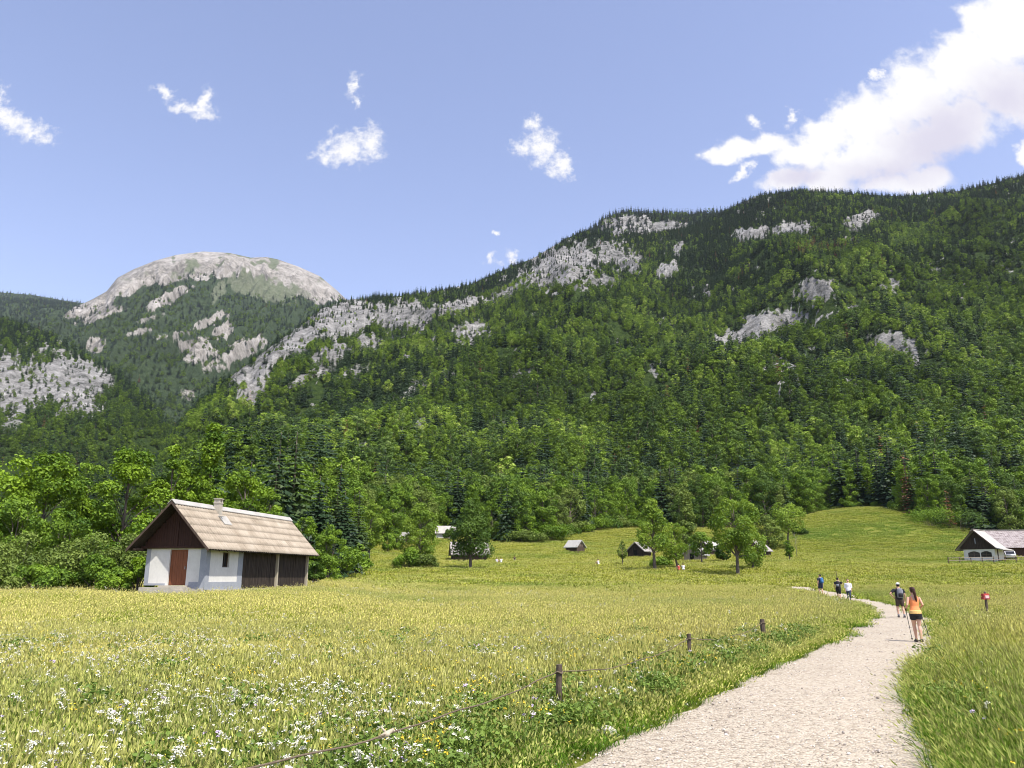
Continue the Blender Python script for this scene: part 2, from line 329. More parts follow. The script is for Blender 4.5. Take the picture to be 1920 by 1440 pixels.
def build_sky():
    w = bpy.data.worlds.new('World'); scene.world = w; w.use_nodes = True; t = NT(w)
    sky = t.n('ShaderNodeTexSky', sky_type='NISHITA', sun_disc=False)
    sky.sun_elevation = math.asin(SUN_TO.z); sky.sun_rotation = math.atan2(SUN_TO.x, SUN_TO.y); sky.air_density = 1.0; sky.dust_density = .8; sky.ozone_density = 1.5
    sc = t.n('ShaderNodeVectorMath', {0: sky.outputs[0], 1: SKYTINT}, operation='MULTIPLY').outputs[0]
    d = t.n('ShaderNodeTexCoord').outputs['Generated']; sp = t.n('ShaderNodeSeparateXYZ', {0: d})
    y = t.math('MAXIMUM', sp.outputs[1], .05)
    u = t.math('DIVIDE', sp.outputs[0], y); v = t.math('DIVIDE', sp.outputs[2], y)
    uv = t.n('ShaderNodeCombineXYZ', {0: u, 1: v}).outputs[0]
    wn = t.n('ShaderNodeTexNoise', {'Vector': uv, 'Scale': 26.0, 'Detail': 5.0, 'Roughness': .6}).outputs['Color']
    wv = t.scalev(t.n('ShaderNodeVectorMath', {0: wn, 1: (.5, .5, .5)}, operation='SUBTRACT').outputs[0], (.035, .035, 0))
    uvw = t.n('ShaderNodeVectorMath', {0: uv, 1: wv}, operation='ADD').outputs[0]
    ws = t.n('ShaderNodeTexNoise', {'Vector': uv, 'Scale': 48.0, 'Detail': 6.0, 'Roughness': .65}).outputs['Color']
    wv2 = t.scalev(t.n('ShaderNodeVectorMath', {0: ws, 1: (.5, .5, .5)}, operation='SUBTRACT').outputs[0], (.045, .030, 0))
    uvs = t.n('ShaderNodeVectorMath', {0: uv, 1: wv2}, operation='ADD').outputs[0]
    nf = t.noise(uv, 34, 9, .62); ns = t.noise(uv, 60, 9, .68); nl = t.noise(uv, 9, 5, .55)
    def field(blobs, vec=None, gr=1.0):
        acc = None; vec = vec or uvw
        for px, py, rx, ry, rot in blobs:
            a = math.radians(rot)
            c = un(px, py, 1); e1 = un(px + gr*rx*math.cos(a), py + gr*rx*math.sin(a), 1); e2 = un(px - gr*ry*math.sin(a), py + gr*ry*math.cos(a), 1)
            d1 = (e1[0]-c[0], e1[2]-c[2]); d2 = (e2[0]-c[0], e2[2]-c[2])
            mp = t.n('ShaderNodeMapping', {'Vector': vec, 'Location': (c[0], c[2]-CZ, 0), 'Rotation': (0, 0, math.atan2(d1[1], d1[0])), 'Scale': (math.hypot(*d1), math.hypot(*d2), 1)}, vector_type='TEXTURE').outputs[0]
            ln = t.n('ShaderNodeVectorMath', {0: mp}, operation='LENGTH').outputs['Value']
            f = t.math('SUBTRACT', 1.0, ln)
            acc = f if acc is None else t.n('ShaderNodeMath', {0: acc, 1: f, 2: .25}, operation='SMOOTH_MAX').outputs[0]
        return acc
    big = field([(1545, 255, 60, 48, -15), (1625, 225, 95, 75, -30), (1720, 180, 100, 85, -35), (1810, 120, 105, 90, -45), (1890, 60, 110, 110, -50), (1890, 170, 90, 95, -40),
                 (1790, 235, 110, 75, -35), (1690, 285, 110, 70, -25), (1600, 305, 80, 52, -10), (1740, 335, 60, 30, 0), (1470, 335, 65, 28, -10), (1375, 282, 70, 24, -12), (1440, 270, 55, 24, -8),
                 (1500, 290, 60, 40, -10), (1550, 340, 70, 30, 0), (1660, 345, 90, 22, 0), (1925, 285, 22, 40, 0), (1830, 40, 40, 55, 10)])
    small = field([(15, 222, 62, 24, 35), (62, 246, 48, 20, 15), (-15, 190, 30, 36, 0), (308, 173, 22, 13, 20), (335, 200, 24, 13, 0), (368, 207, 44, 14, 12), (384, 190, 18, 26, 0),
                   (655, 277, 58, 34, -8), (692, 266, 30, 38, 0), (622, 290, 36, 18, -10), (664, 160, 14, 24, 0), (670, 187, 12, 14, 0), 
                   (1014, 275, 34, 44, -20), (1050, 312, 32, 26, 20), (982, 275, 28, 18, 10), (998, 230, 18, 18, 0),
                   (922, 484, 15, 10, 30), (962, 478, 12, 14, 0), (930, 436, 10, 6, 0), (1645, 142, 20, 13, 0), (1485, 222, 14, 20, 20), (1413, 228, 18, 12, 0), (1392, 322, 30, 10, -35), (1330, 290, 20, 10, 0)], uvs, 1.35)
    nn = t.math('SUBTRACT', nf, .5)
    nb_ = t.math('SUBTRACT', t.math('ADD', t.math('MULTIPLY', t.noise(uv, 13, 6, .55), .55), t.math('MULTIPLY', nf, .45)), .5)
    db = t.math('ADD', big, t.math('MULTIPLY', nb_, 1.9)); ds = t.math('ADD', small, t.math('MULTIPLY', t.math('SUBTRACT', ns, .5), 2.1))
    mb = t.n('ShaderNodeMapRange', {'Value': db, 'From Min': .02, 'From Max': .52}, interpolation_type='SMOOTHSTEP').outputs[0]
    ms = t.n('ShaderNodeMapRange', {'Value': ds, 'From Min': .10, 'From Max': 1.0}, interpolation_type='SMOOTHSTEP').outputs[0]
    mask = t.math('MAXIMUM', mb, ms)
    front = t.n('ShaderNodeMapRange', {'Value': sp.outputs[1], 'From Min': .1, 'From Max': .2}).outputs[0]
    mask = t.math('MULTIPLY', mask, front)
    grey = field([(1770, 265, 190, 85, -38), (1660, 325, 150, 45, -8), (1890, 190, 90, 100, -45), (1500, 330, 80, 25, 0)])
    gm = t.n('ShaderNodeMapRange', {'Value': t.math('ADD', grey, t.math('MULTIPLY', t.math('SUBTRACT', nl, .5), 1.3)), 'From Min': -.2, 'From Max': 1.0}, interpolation_type='SMOOTHSTEP').outputs[0]
    cc = t.mix(gm, CLOUDW, CLOUDG)
    col = t.mix(mask, sc, cc)
    bg = t.n('ShaderNodeBackground', {'Color': col, 'Strength': .1}).outputs[0]
    t.n('ShaderNodeOutputWorld', {'Surface': bg})
    w.cycles.sampling_method = 'MANUAL'; w.cycles.sample_map_resolution = 512
SKYTINT = (2.18, 1.80, 1.82); CLOUDW = (7.6, 7.5, 7.5); CLOUDG = (5.5, 5.25, 6.1)
build_sky()

# ------------------------------------------------------------------ ground and path
def grid_faces(ny, nx):
    i = np.arange(ny - 1)[:, None] * nx + np.arange(nx - 1)[None]
    return np.stack([i, i + 1, i + nx + 1, i + nx], -1).reshape(-1, 4)
ys = np.concatenate([np.arange(-60, 0, 6), np.arange(0, 30, .5), np.arange(30, 110, 1.2), np.arange(110, 300, 2.5), np.arange(300, 420, 12), [500, 900, 2000, 5000, 9000]])
us = np.linspace(-1.15, 1.15, 261)
Yg, Ug = np.meshgrid(ys, us, indexing='ij'); Xg = Ug * np.maximum(np.abs(Yg) + 14, 14)
Zg = G(Xg, Yg); pd = pathd(Xg, Yg)
Zg = Zg + .035 * sstep(.1, .9, pd) - .015
g = link('ground', np_mesh('ground', np.stack([Xg, Yg, Zg], -1).reshape(-1, 3), [grid_faces(len(ys), len(us))], MATS['meadow_soil'], smooth=True))
tag(g, 'yellow-green meadow soil rising gently to the forest', 'ground', kind='structure')
yp = np.arange(-4.5, 82.5, .2); wn = 13
L = np.interp(yp, PL[:, 1], PL[:, 0]); R = np.interp(yp, PR[:, 1], PR[:, 0])
for A in (L, R):
    A[:] = np.convolve(np.pad(A, 10, mode='edge'), np.ones(21)/21, 'valid')
L += (fbm(yp*.9, yp*0+3, 5, 4) - .5) * .75 - .12; R += (fbm(yp*.9, yp*0+8, 6, 4) - .5) * .75 + .12
tt = np.linspace(0, 1, wn); Xp = L[:, None] + (R - L)[:, None] * tt; Yp = np.repeat(yp[:, None], wn, 1)
Zp = G(Xp, Yp) + .012 + .035 * np.sin(tt * pi)[None] + (fbm(Xp*1.5, Yp*1.5, 31, 3) - .5) * .035
Zp[:, 0] -= .06; Zp[:, -1] -= .06
pth = link('path', np_mesh('path', np.stack([Xp, Yp, Zp], -1).reshape(-1, 3), [grid_faces(len(yp), wn)], MATS['gravel'], smooth=True))
tag(pth, 'pale gravel footpath winding up the meadow', 'path', kind='structure')

# ------------------------------------------------------------------ instancing for the uncountable
def proto_collection(name, objs):
    c = bpy.data.collections.new(name)
    for i, o in enumerate(objs):
        o.name = '%s_kind_%02d' % (name, i); c.objects.link(o)
    return c
def unlinked(name, me): return bpy.data.objects.new(name, me)
def scatter(name, pts, idx, rot, scl, tint, coll, label, cat):
    me = bpy.data.meshes.new(name); n = len(pts); me.vertices.add(n); me.vertices.foreach_set('co', np.asarray(pts, np.float32).ravel())
    me.attributes.new('idx', 'INT', 'POINT').data.foreach_set('value', np.asarray(idx, np.int32))
    me.attributes.new('rot', 'FLOAT_VECTOR', 'POINT').data.foreach_set('vector', np.asarray(rot, np.float32).ravel())
    me.attributes.new('scl', 'FLOAT_VECTOR', 'POINT').data.foreach_set('vector', np.asarray(scl, np.float32).ravel())
    me.attributes.new('tint', 'FLOAT', 'POINT').data.foreach_set('value', np.asarray(tint, np.float32))
    o = link(name, me)
    ng = bpy.data.node_groups.new(name, 'GeometryNodeTree')
    ng.interface.new_socket('Geometry', in_out='INPUT', socket_type='NodeSocketGeometry'); ng.interface.new_socket('Geometry', in_out='OUTPUT', socket_type='NodeSocketGeometry')
    N = ng.nodes; Lk = ng.links
    gi = N.new('NodeGroupInput'); go = N.new('NodeGroupOutput')
    ci = N.new('GeometryNodeCollectionInfo'); ci.inputs['Collection'].default_value = coll; ci.inputs['Separate Children'].default_value = True; ci.inputs['Reset Children'].default_value = True
    ip = N.new('GeometryNodeInstanceOnPoints'); ip.inputs['Pick Instance'].default_value = True
    def na(nm, ty):
        q = N.new('GeometryNodeInputNamedAttribute'); q.data_type = ty; q.inputs['Name'].default_value = nm
        return [s for s in q.outputs if s.name == 'Attribute' and s.enabled][0]
    er = N.new('FunctionNodeEulerToRotation')
    Lk.new(gi.outputs[0], ip.inputs['Points']); Lk.new(ci.outputs[0], ip.inputs['Instance']); Lk.new(na('idx', 'INT'), ip.inputs['Instance Index'])
    Lk.new(na('rot', 'FLOAT_VECTOR'), er.inputs[0]); Lk.new(er.outputs[0], ip.inputs['Rotation']); Lk.new(na('scl', 'FLOAT_VECTOR'), ip.inputs['Scale'])
    Lk.new(ip.outputs[0], go.inputs[0])
    o.modifiers.new('scatter', 'NODES').node_group = ng
    return tag(o, label, cat, kind='stuff')

# ------------------------------------------------------------------ trees
def unit(a): return a / np.maximum(np.linalg.norm(a, axis=-1, keepdims=True), 1e-6)
def leaf_cloud(r, C, Rr, n, size, up=.35, outward=.45, squash=.8, shell=.55, center=None, droop=0):
    C = np.asarray(C, float); Rr = np.asarray(Rr, float); w = Rr ** 2; k = r.choice(len(C), n, p=w / w.sum())
    c0 = C.mean(0) if center is None else np.asarray(center)
    ow = unit(C - c0)[k]
    d = unit(r.normal(size=(n, 3)) + np.array([0, 0, up]) + ow * outward)
    rad = Rr[k] * (shell + (1 - shell) * r.random(n) ** .6) * r.choice([1, 1, 1, 1.18], n)
    p = C[k] + d * rad[:, None] * np.array([1, 1, squash])
    nn = unit(d * .75 + np.array([0, 0, .35]) + r.normal(size=(n, 3)) * .48)
    t = unit(np.cross(nn, r.normal(size=(n, 3)))); b = np.cross(nn, t)
    t[:, 2] -= droop; s = size * r.uniform(.6, 1.35, n)[:, None]
    V = np.stack([p - t*s*.55, p + b*s*.36 + nn*s*.12, p + t*s*.55, p - b*s*.36 + nn*s*.12], 1).reshape(-1, 3)
    v = np.repeat(np.clip(r.random(len(C))[k] * .6 + r.random(n) * .4, 0, 1), 4)
    return V, np.arange(n * 4).reshape(-1, 4), v
ENV = {'round': lambda t: math.sqrt(max(0, 1 - (2*t - .9) ** 2 / 1.25)), 'oval': lambda t: max(.12, math.sin(pi * min(1, t * .93 + .07)) ** .7),
       'conic': lambda t: (1 - t) ** .75 * .95 + .07, 'spread': lambda t: .45 + .55 * math.sin(pi * min(1, t*.75 + .15)), 'column': lambda t: .5 + .5 * math.sin(pi * min(1, t * .9 + .08)),
       'tier': lambda t: (1 - .75*t) * (.72 + .28 * math.cos(t * 22))}
def broadleaf(seed, H, R, style='round', t0=.22, nleaf=5000, size=.3, mat='leaf_mid', nclump=26, bark='bark', gap=0., multi=1, crad=(.24, .42)):
    r = np.random.default_rng(seed); C = []; Rr = []
    lean = r.normal(size=2) * .04 * H
    for i in range(nclump):
        t = ((i + .5) / nclump) ** .9; a = i * 2.399 + r.normal() * .5; e = ENV[style](t) * R
        rr = R * r.uniform(*crad) * (1 - .35 * t); q = max(0, e - rr * .55) * (r.random() ** .35)
        z = H * (t0 + (1 - t0) * t) - rr * (.5 if t > .8 else .1)
        C.append((q * math.cos(a) + lean[0] * t, q * math.sin(a) + lean[1] * t, z + r.normal() * .03 * H)); Rr.append(rr)
    if gap: keep = [i for i in range(nclump) if r.random() > gap or i > nclump - 3]; C = [C[i] for i in keep]; Rr = [Rr[i] for i in keep]
    V, Q, v = leaf_cloud(r, C, Rr, nleaf, size)
    # loose outer sprays break the outline
    k = nleaf // 9
    V2, Q2, v2 = leaf_cloud(r, C, np.array(Rr) * 1.3, k, size * .9, shell=.75)
    V = np.concatenate([V, V2]); Q = np.concatenate([Q, Q2 + nleaf * 4]); v = np.concatenate([v, v2])
    crown = np_mesh('crown', V, [Q], MATS[mat], attrs={'v': v})
    mb = MB(); r0 = .018 * H + .05
    for mlt in range(multi):
        a = mlt * 2.4 + r.random(); off = .0 if multi == 1 else R * .28; top = .86
        P = [(off*.25*math.cos(a), off*.25*math.sin(a), -.25)] + [(off*s_*math.cos(a) + lean[0]*s_ + r.normal()*.012*H*s_, off*s_*math.sin(a) + lean[1]*s_ + r.normal()*.012*H*s_, H*s_*top) for s_ in (.04, .14, .28, .45, .62, .8, 1)]
        rr = np.array([1.55, 1.15, .95, .8, .62, .45, .28, .08]) * r0 / math.sqrt(multi); mb.tube(P, rr, 8)
        for c, q in zip(C, Rr):
            if multi > 1 and r.random() > .55: continue
            s_ = min(.78, max(t0 * .75, c[2] / H - .16 - .1 * r.random())); j = np.interp(s_ / top, [0, .04, .14, .28, .45, .62, .8, 1], np.arange(8))
            i0 = int(min(6, j)); st = Vector(P[i0]).lerp(Vector(P[i0 + 1]), j - i0); ra = float(np.interp(j, range(8), rr)) * .5
            e = Vector(c); md = st.lerp(e, .5) + Vector((0, 0, .06 * (e - st).length)); mb.tube([st, md, e, e + (e - md) * .35], [ra, ra * .62, ra * .3, .01], 5, False)
    return mb.mesh('trunk', MATS[bark], True), crown
def spruce(seed, H, R, levels=26, nb=9, sprays=5, mat='needle_dark', t0=.06, droop=.35, dens=1.0):
    r = np.random.default_rng(seed); Vs = []; vs = []
    for i in range(levels):
        t = (i + r.random() * .5) / levels; z = H * (t0 + (1 - t0) * t); ln = R * ((1 - t) ** .85) * r.uniform(.82, 1.12) + .02 * H * (1 - t)
        k = max(4, int(nb * (1 - .5 * t)))
        for j in range(k):
            a = 2*pi*j/k + i*1.3 + r.normal()*.18; l2 = ln * r.uniform(.72, 1.15); hv = r.random()
            da = np.array([math.cos(a), math.sin(a), 0]); sa = np.array([-math.sin(a), math.cos(a), 0])
            for q in range(sprays):
                f = (q + .6) / sprays; p = da * l2 * f + np.array([0, 0, z - droop * l2 * f * (1.15 - .55 * f) + .0]) + sa * r.normal() * .10 * l2
                s1 = l2 * (.95 / sprays + .10) * r.uniform(.8, 1.25); s2 = l2 * .20 * (1.25 - .6*f) * r.uniform(.8, 1.4)
                tdir = unit(da + np.array([0, 0, -.35 - .25*f]) + sa * r.normal() * .35); bdir = unit(sa + np.array([0, 0, r.normal() * .45]))
                dr = np.array([0, 0, -s2 * .55])
                Vs += [p - tdir*s1*.6, p + bdir*s2 + dr, p + tdir*s1*.7, p - bdir*s2 + dr]; vs += [np.clip(hv * .5 + f * .35 + r.random() * .25, 0, 1)] * 4
    n = len(Vs) // 4
    for q in range(6):
        a = q * 1.05; z = H * (1 - .015 * q); da = np.array([math.cos(a), math.sin(a), -.5]) * .012 * H * (q + 1); p = np.array([0, 0, z + .015*H])
        Vs += [p, p + da + np.array([-da[1], da[0], 0])*.4, p + da*1.5, p + da - np.array([-da[1], da[0], 0])*.4]; vs += [.6] * 4; n += 1
    crown = np_mesh('crown', np.array(Vs), [np.arange(n * 4).reshape(-1, 4)], MATS[mat], attrs={'v': vs})
    tr = MB().tube([(0, 0, -.3), (0, 0, .05*H), (0, 0, .5*H), (0, 0, .99*H)], [.022*H, .016*H, .009*H, .002*H], 7).mesh('trunk', MATS['bark'], True)
    return tr, crown
def bush_mesh(seed, H, R, nleaf, size, mat, nclump=14):
    r = np.random.default_rng(seed); C = []; Rr = []
    for i in range(nclump):
        a = i * 2.399 + r.normal() * .4; q = R * math.sqrt((i + .5) / nclump) * .85; rr = R * r.uniform(.24, .42)
        C.append((q*math.cos(a), q*math.sin(a), max(rr*.45, (H - rr*.8) * (1 - .7*(q/R)**2) * r.uniform(.55, 1.0)))); Rr.append(rr)
    V, Q, v = leaf_cloud(r, C, Rr, nleaf, size, shell=.6); V2, Q2, v2 = leaf_cloud(r, C, np.array(Rr)*1.35, nleaf//8, size*.9, shell=.7)
    V = np.concatenate([V, V2]); V[:, 2] = np.maximum(V[:, 2], -.05)
    crown = np_mesh('foliage', V, [np.concatenate([Q, Q2 + nleaf*4])], MATS[mat], attrs={'v': np.concatenate([v, v2])})
    mb = MB()
    for c in C: mb.tube([(c[0]*.1, c[1]*.1, -.2), (c[0]*.45, c[1]*.45, c[2]*.5), c], [.045, .03, .012], 5, False)
    return mb.mesh('stem', MATS['bark'], True), crown
def forest_tree(seed, H, R, n, size, mat):
    r = np.random.default_rng(seed); C = []; Rr = []; k = 13
    for i in range(k):
        t = (i + .5) / k; a = i * 2.399 + r.normal()*.4; rr = R * r.uniform(.32, .5) * (1 - .3*t); q = max(0, ENV['round'](t)*R - rr*.5) * r.random() ** .4
        C.append((q*math.cos(a), q*math.sin(a), H * (.22 + .74*t) - rr*.4)); Rr.append(rr)
    V, Q, v = leaf_cloud(r, C, Rr, n, size, up=.5)
    mb = MB().tube([(0, 0, -1.5), (0, 0, H*.45), (0, 0, H*.85)], [.018*H, .012*H, .004*H], 5, False)
    b = len(V); TV = np.array(mb.v); TF = np.array(mb.f) + b
    return np_mesh('forest_tree', np.concatenate([V, TV]), [Q, TF], [MATS[mat], MATS['bark']], mi=np.r_[np.zeros(len(Q)), np.ones(len(TF))], attrs={'v': np.r_[v, np.zeros(len(TV))]})

P_LOW = proto_collection('forest_low', [unlinked('t', forest_tree(100 + i, 13, 5.0, 1350, .76, 'wood_low')) for i in range(4)] + [unlinked('t', forest_tree(110 + i, 15, 4.5, 1250, .72, 'wood_high')) for i in range(3)]
                        + [unlinked('t', spruce(120 + i, 20, 4.1, 14, 8, 3, 'needle_dark')[1]) for i in range(3)] + [unlinked('t', spruce(130, 17, 2.6, 12, 6, 3, 'needle_rust')[1])])
def forest(name, pts, spr, size, tint, label, rust=None):
    n = len(pts); r = np.random.default_rng(len(pts)); k = r.random(n)
    idx = np.where(k < spr, r.integers(7, 10, n), np.where(r.random(n) < .68, r.integers(0, 4, n), r.integers(4, 7, n)))
    idx = np.where(r.random(n) < .005, 10, idx)
    if rust is not None: idx = np.where(r.random(n) < rust, 10, idx)
    s = size * r.uniform(.65, 1.3, n); rot = np.stack([r.normal(size=n)*.05, r.normal(size=n)*.05, r.random(n)*6.28], 1)
    return scatter(name, pts, idx, rot, np.stack([s*r.uniform(.85, 1.2, n), s*r.uniform(.85, 1.2, n), s], 1), tint, P_LOW, label, 'forest')

# ------------------------------------------------------------------ hillsides: profile of each crest by bearing, real distance and height
def crest(pts):
    p = np.array(pts, float); t = np.array([te(b) for b in p[:, 1]]); return (p[:, 0] - 960) / F * (cP + t * sP), t
def blobs(px, py, L, wob=.85, sc=11.):
    m = np.zeros_like(px)
    n = .55*fbm(px / sc, py / sc, 77, 4) + .45*fbm(px / 4.2, py / 13, 78, 3) - .5
    for cx, cy, rx, ry, rot, st in L:
        a = math.radians(rot); dx = px - cx; dy = py - cy
        d = np.sqrt(((dx*math.cos(a) + dy*math.sin(a)) / (rx*1.22)) ** 2 + ((-dx*math.sin(a) + dy*math.cos(a)) / (ry*1.3)) ** 2)
        m = np.maximum(m, st * sstep(1.25, .45, d + n * wob * 2))
    return m
class Hill:
    def __init__(s, name, cr, base, Rpts, zb, pw, amp, seed, gul=1.0, rocks=(), rockfn=None, turffn=None):
        s.cu, s.ct = crest(cr); s.bu = np.array([(p[0]-960)/F*.975 for p in base]); s.by = np.array([p[1] for p in base])
        s.ru = np.array([(p[0]-960)/F*1.05 for p in Rpts]); s.ry = np.array([p[1] for p in Rpts])
        s.zb = zb; s.pw = pw; s.amp = amp; s.seed = seed; s.gul = gul; s.rocks = rocks; s.rockfn = rockfn; s.turffn = turffn; s.name = name
    def frame(s, u): return np.interp(u, s.bu, s.by), np.interp(u, s.ru, s.ry), np.interp(u, s.cu, s.ct)
    def raw(s, u, y):
        b, R, t = s.frame(u); k = np.maximum((y - b) / (R - b), 0); zr = CZ + R * t
        z0 = s.zb if not callable(s.zb) else s.zb(u, b)
        z = z0 + (zr - z0) * np.where(k <= 1, np.minimum(k, 1) ** s.pw, 1 - (k - 1) * .9)
        env = np.clip(4 * k * (1 - k), 0, 1)
        x = u * y
        z = z + s.amp * env * (fbm(x / 160, y / 160, s.seed, 4) - .5) * 1.2 + s.amp * s.gul * env * (ridged(x / 110, y / 420, s.seed + 3, 3) - .55)
        return z, k
    def masks(s, u, y, z):
        px, py = proj(u * y, y, z); rk = blobs(px, py, s.rocks); tf = np.zeros_like(px)
        if s.rockfn: rk = np.maximum(rk, s.rockfn(px, py))
        if s.turffn: tf = s.turffn(px, py)
        return px, py, rk, tf
    def full(s, u, y):
        z, k = s.raw(u, y); px, py, rk, tf = s.masks(u, y, z); x = u * y; q = y / 900.0
        z = z + rk * 15 * q * (ridged(x / (34*q), y / (70*q), s.seed + 40, 4) - .5) * np.clip(6*(1-k), 0, 1) * np.clip(6*k, 0, 1)
        return z, k, rk, tf
    def build(s, u0, u1, nu, nk, mat, label):
        us = np.linspace(u0, u1, nu); ks = np.concatenate([np.linspace(0, 1.0, nk), [1.03, 1.08, 1.2]])
        U = np.repeat(us[None], len(ks), 0); b, R, t = s.frame(U); Y = b + (R - b) * ks[:, None]
        Z, k, rk, tf = s.full(U, Y)
        o = link(s.name, np_mesh(s.name, np.stack([U*Y, Y, Z], -1).reshape(-1, 3), [grid_faces(len(ks), nu)], MATS[mat], smooth=True, attrs={'rock': rk.ravel(), 'turf': tf.ravel()}))
        return tag(o, label, 'hillside', kind='structure')
    def trees(s, u0, u1, sp, seed, kmax=1.01, thin=1.0, lim=(-70, 1990), kmin=0.0):
        r = np.random.default_rng(seed); y1 = s.ry.max() * kmax; xs = np.arange(u0 * y1, u1 * y1, sp); yy = np.arange(s.by.min(), y1, sp)
        X, Y = np.meshgrid(xs, yy); X = X.ravel() + r.uniform(-.48, .48, X.size) * sp; Y = Y.ravel() + r.uniform(-.48, .48, Y.size) * sp
        u = X / Y; m = (u > u0) & (u < u1); X, Y, u = X[m], Y[m], u[m]
        b, R, t = s.frame(u); k = (Y - b) / (R - b); m = (k > kmin) & (k < kmax); X, Y, u = X[m], Y[m], u[m]
        Z, k, rk, tf = s.full(u, Y); px, py = proj(X, Y, Z)
        keep = (px > lim[0]) & (px < lim[1]) & (r.random(len(X)) > np.clip(np.where(rk > 1.25, 9, rk * 1.25 - .60 + .7*fbm(px/5, py/12, 91, 3)), 0, np.where(rk > 1.25, 1.0, .74)) * thin) & (r.random(len(X)) > tf * 1.1) & ((fbm(X/24, Y/24, 17, 3) > .30) | (k > .95))
        s.small = (1 - .55*np.clip(rk, 0, 1))[keep]
        return np.stack([X, Y, Z], 1)[keep], px[keep], py[keep], k[keep]

EDGE = [(-200, 78), (300, 80), (400, 84), (500, 97), (560, 120), (600, 138), (650, 163), (700, 186), (760, 196), (830, 214), (900, 212), (960, 198), (1000, 196), (1100, 230), (1190, 252), (1300, 238), (1400, 230), (1500, 240), (1560, 252), (1650, 238), (1700, 222), (1760, 212), (1850, 206), (1920, 204), (2150, 200)]
def edge(px): return np.interp(px, [e[0] for e in EDGE], [e[1] for e in EDGE])
def a_rock(px, py):
    d = fbm(px/9 + py/14, py/7, 205, 4); w = np.interp(px, [300, 450, 900, 1200, 1500, 1900], [.6, 1, 1, .85, .7, .5]) * sstep(860, 700, py)
    reg = fbm(px/70, py/50, 207, 3)
    return .95 * w * sstep(.60, .70, d*.62 + reg*.38)
H_A = Hill('mountain', [(-200, 985), (0, 965), (100, 945), (200, 932), (290, 882), (340, 815), (400, 748), (430, 722), (455, 694), (520, 642), (560, 612), (600, 580), (650, 562), (720, 558), (800, 549), (880, 534), (950, 504), (1000, 484), (1060, 448), (1100, 433), (1150, 441), (1220, 441), (1300, 424), (1340, 409), (1375, 388), (1420, 367), (1500, 358), (1600, 364), (1690, 368), (1800, 358), (1870, 342), (1920, 329), (2000, 310), (2150, 300)],
           [(p, y + 6) for p, y in EDGE], [(-200, 330), (0, 360), (200, 470), (300, 640), (450, 900), (650, 1150), (1000, 1300), (1400, 1320), (1920, 1150), (2150, 1100)],
           lambda u, b: G(u * b, b) - 1.0, 1.32, 70, 21, 1.1,
           rocks=[(470, 712, 36, 34, -30, 1), (505, 668, 40, 16, -38, .9), (560, 640, 50, 20, -32, 1), (640, 600, 66, 30, -14, 1), (745, 592, 66, 24, -3, .95), (850, 575, 62, 12, -14, .9), (700, 640, 40, 14, 0, .6), (1060, 500, 74, 36, -12, .9), (1150, 482, 40, 22, 10, .85),
                  (1190, 495, 14, 20, 0, 1), (1250, 506, 19, 11, -25, 1.1), (1272, 466, 8, 12, 20, .9), (1425, 622, 70, 26, -22, 1.1), (1380, 640, 40, 14, -10, .9), (1530, 545, 34, 20, 0, 1), (1680, 650, 52, 24, 20, .75), (1700, 668, 24, 12, 0, .85), (1410, 440, 34, 11, -5, .95), (1490, 428, 36, 14, 0, .9), (1618, 412, 32, 12, -15, .9),
                  (885, 628, 44, 22, 0, .65), (800, 792, 42, 9, -32, .9), (690, 836, 30, 9, 0, .85), (740, 812, 40, 8, -20, .6), (960, 795, 20, 10, 0, .9), (1112, 750, 7, 16, 15, 1), (1465, 690, 45, 9, -5, .6), (1600, 584, 16, 9, 0, .7), (880, 655, 16, 12, 0, .7), (660, 700, 30, 12, -20, .6), (610, 690, 36, 16, -30, .65), (560, 720, 24, 10, -30, .6), (712, 920, 10, 6, -30, .8), (1395, 700, 20, 6, 0, .6), (345, 770, 10, 6, 0, .6), (960, 540, 60, 16, -20, .55), (620, 668, 44, 16, -25, .7), (1000, 520, 40, 20, -10, .7), (1120, 530, 50, 12, -5, .6), (1660, 540, 20, 10, 0, .45), (1850, 600, 24, 10, -10, .5), (1300, 560, 20, 8, 0, .4), (1230, 700, 16, 10, 0, .5), (980, 700, 24, 9, -20, .5), (1480, 740, 14, 8, 0, .5), (1590, 720, 18, 8, 0, .5), (840, 700, 36, 10, -25, .6), (760, 740, 30, 8, -25, .55)], rockfn=a_rock)
H_A.build(-.95, .92, 720, 330, 'hill_near', 'steep forested mountainside with pale limestone cliffs, right of the valley')
H_B = Hill('hill', [(1000, 520), (1080, 446), (1120, 424), (1130, 410), (1170, 397), (1230, 400), (1290, 402), (1340, 399), (1400, 402), (1470, 425), (1560, 470)], [(1000, 1500), (1560, 1500)], [(1000, 1950), (1560, 1950)], 560, .9, 25, 61, .6,
           rocks=[(1180, 424, 50, 17, 3, 1.1), (1250, 428, 46, 12, 3, .9)])
H_B.build(-.02, .52, 170, 90, 'hill_near', 'rocky knob behind the main ridge')
H_E = Hill('hill', [(-250, 540), (-60, 586), (0, 600), (60, 616), (110, 636), (160, 666), (220, 700), (260, 733), (300, 778), (340, 824), (400, 870), (480, 915), (560, 960)], [(-250, 430), (560, 520)], [(-250, 1250), (0, 1250), (300, 1000), (560, 700)], 16, 1.15, 45, 81, .9,
           rocks=[(125, 715, 66, 42, 10, 1), (40, 745, 50, 34, 0, .75), (15, 700, 26, 40, 0, .9), (150, 765, 46, 22, 0, .7), (195, 712, 16, 14, 0, .7), (60, 690, 30, 14, -10, .6), (20, 790, 30, 20, 0, .5), (90, 950, 1, 1, 0, 0)])
H_E.rockfn = lambda a, b: a_rock(a + 400, b) * .9
H_E.build(-.85, -.22, 330, 240, 'hill_near', 'low wooded shoulder with a white cliff, at the left of the valley')
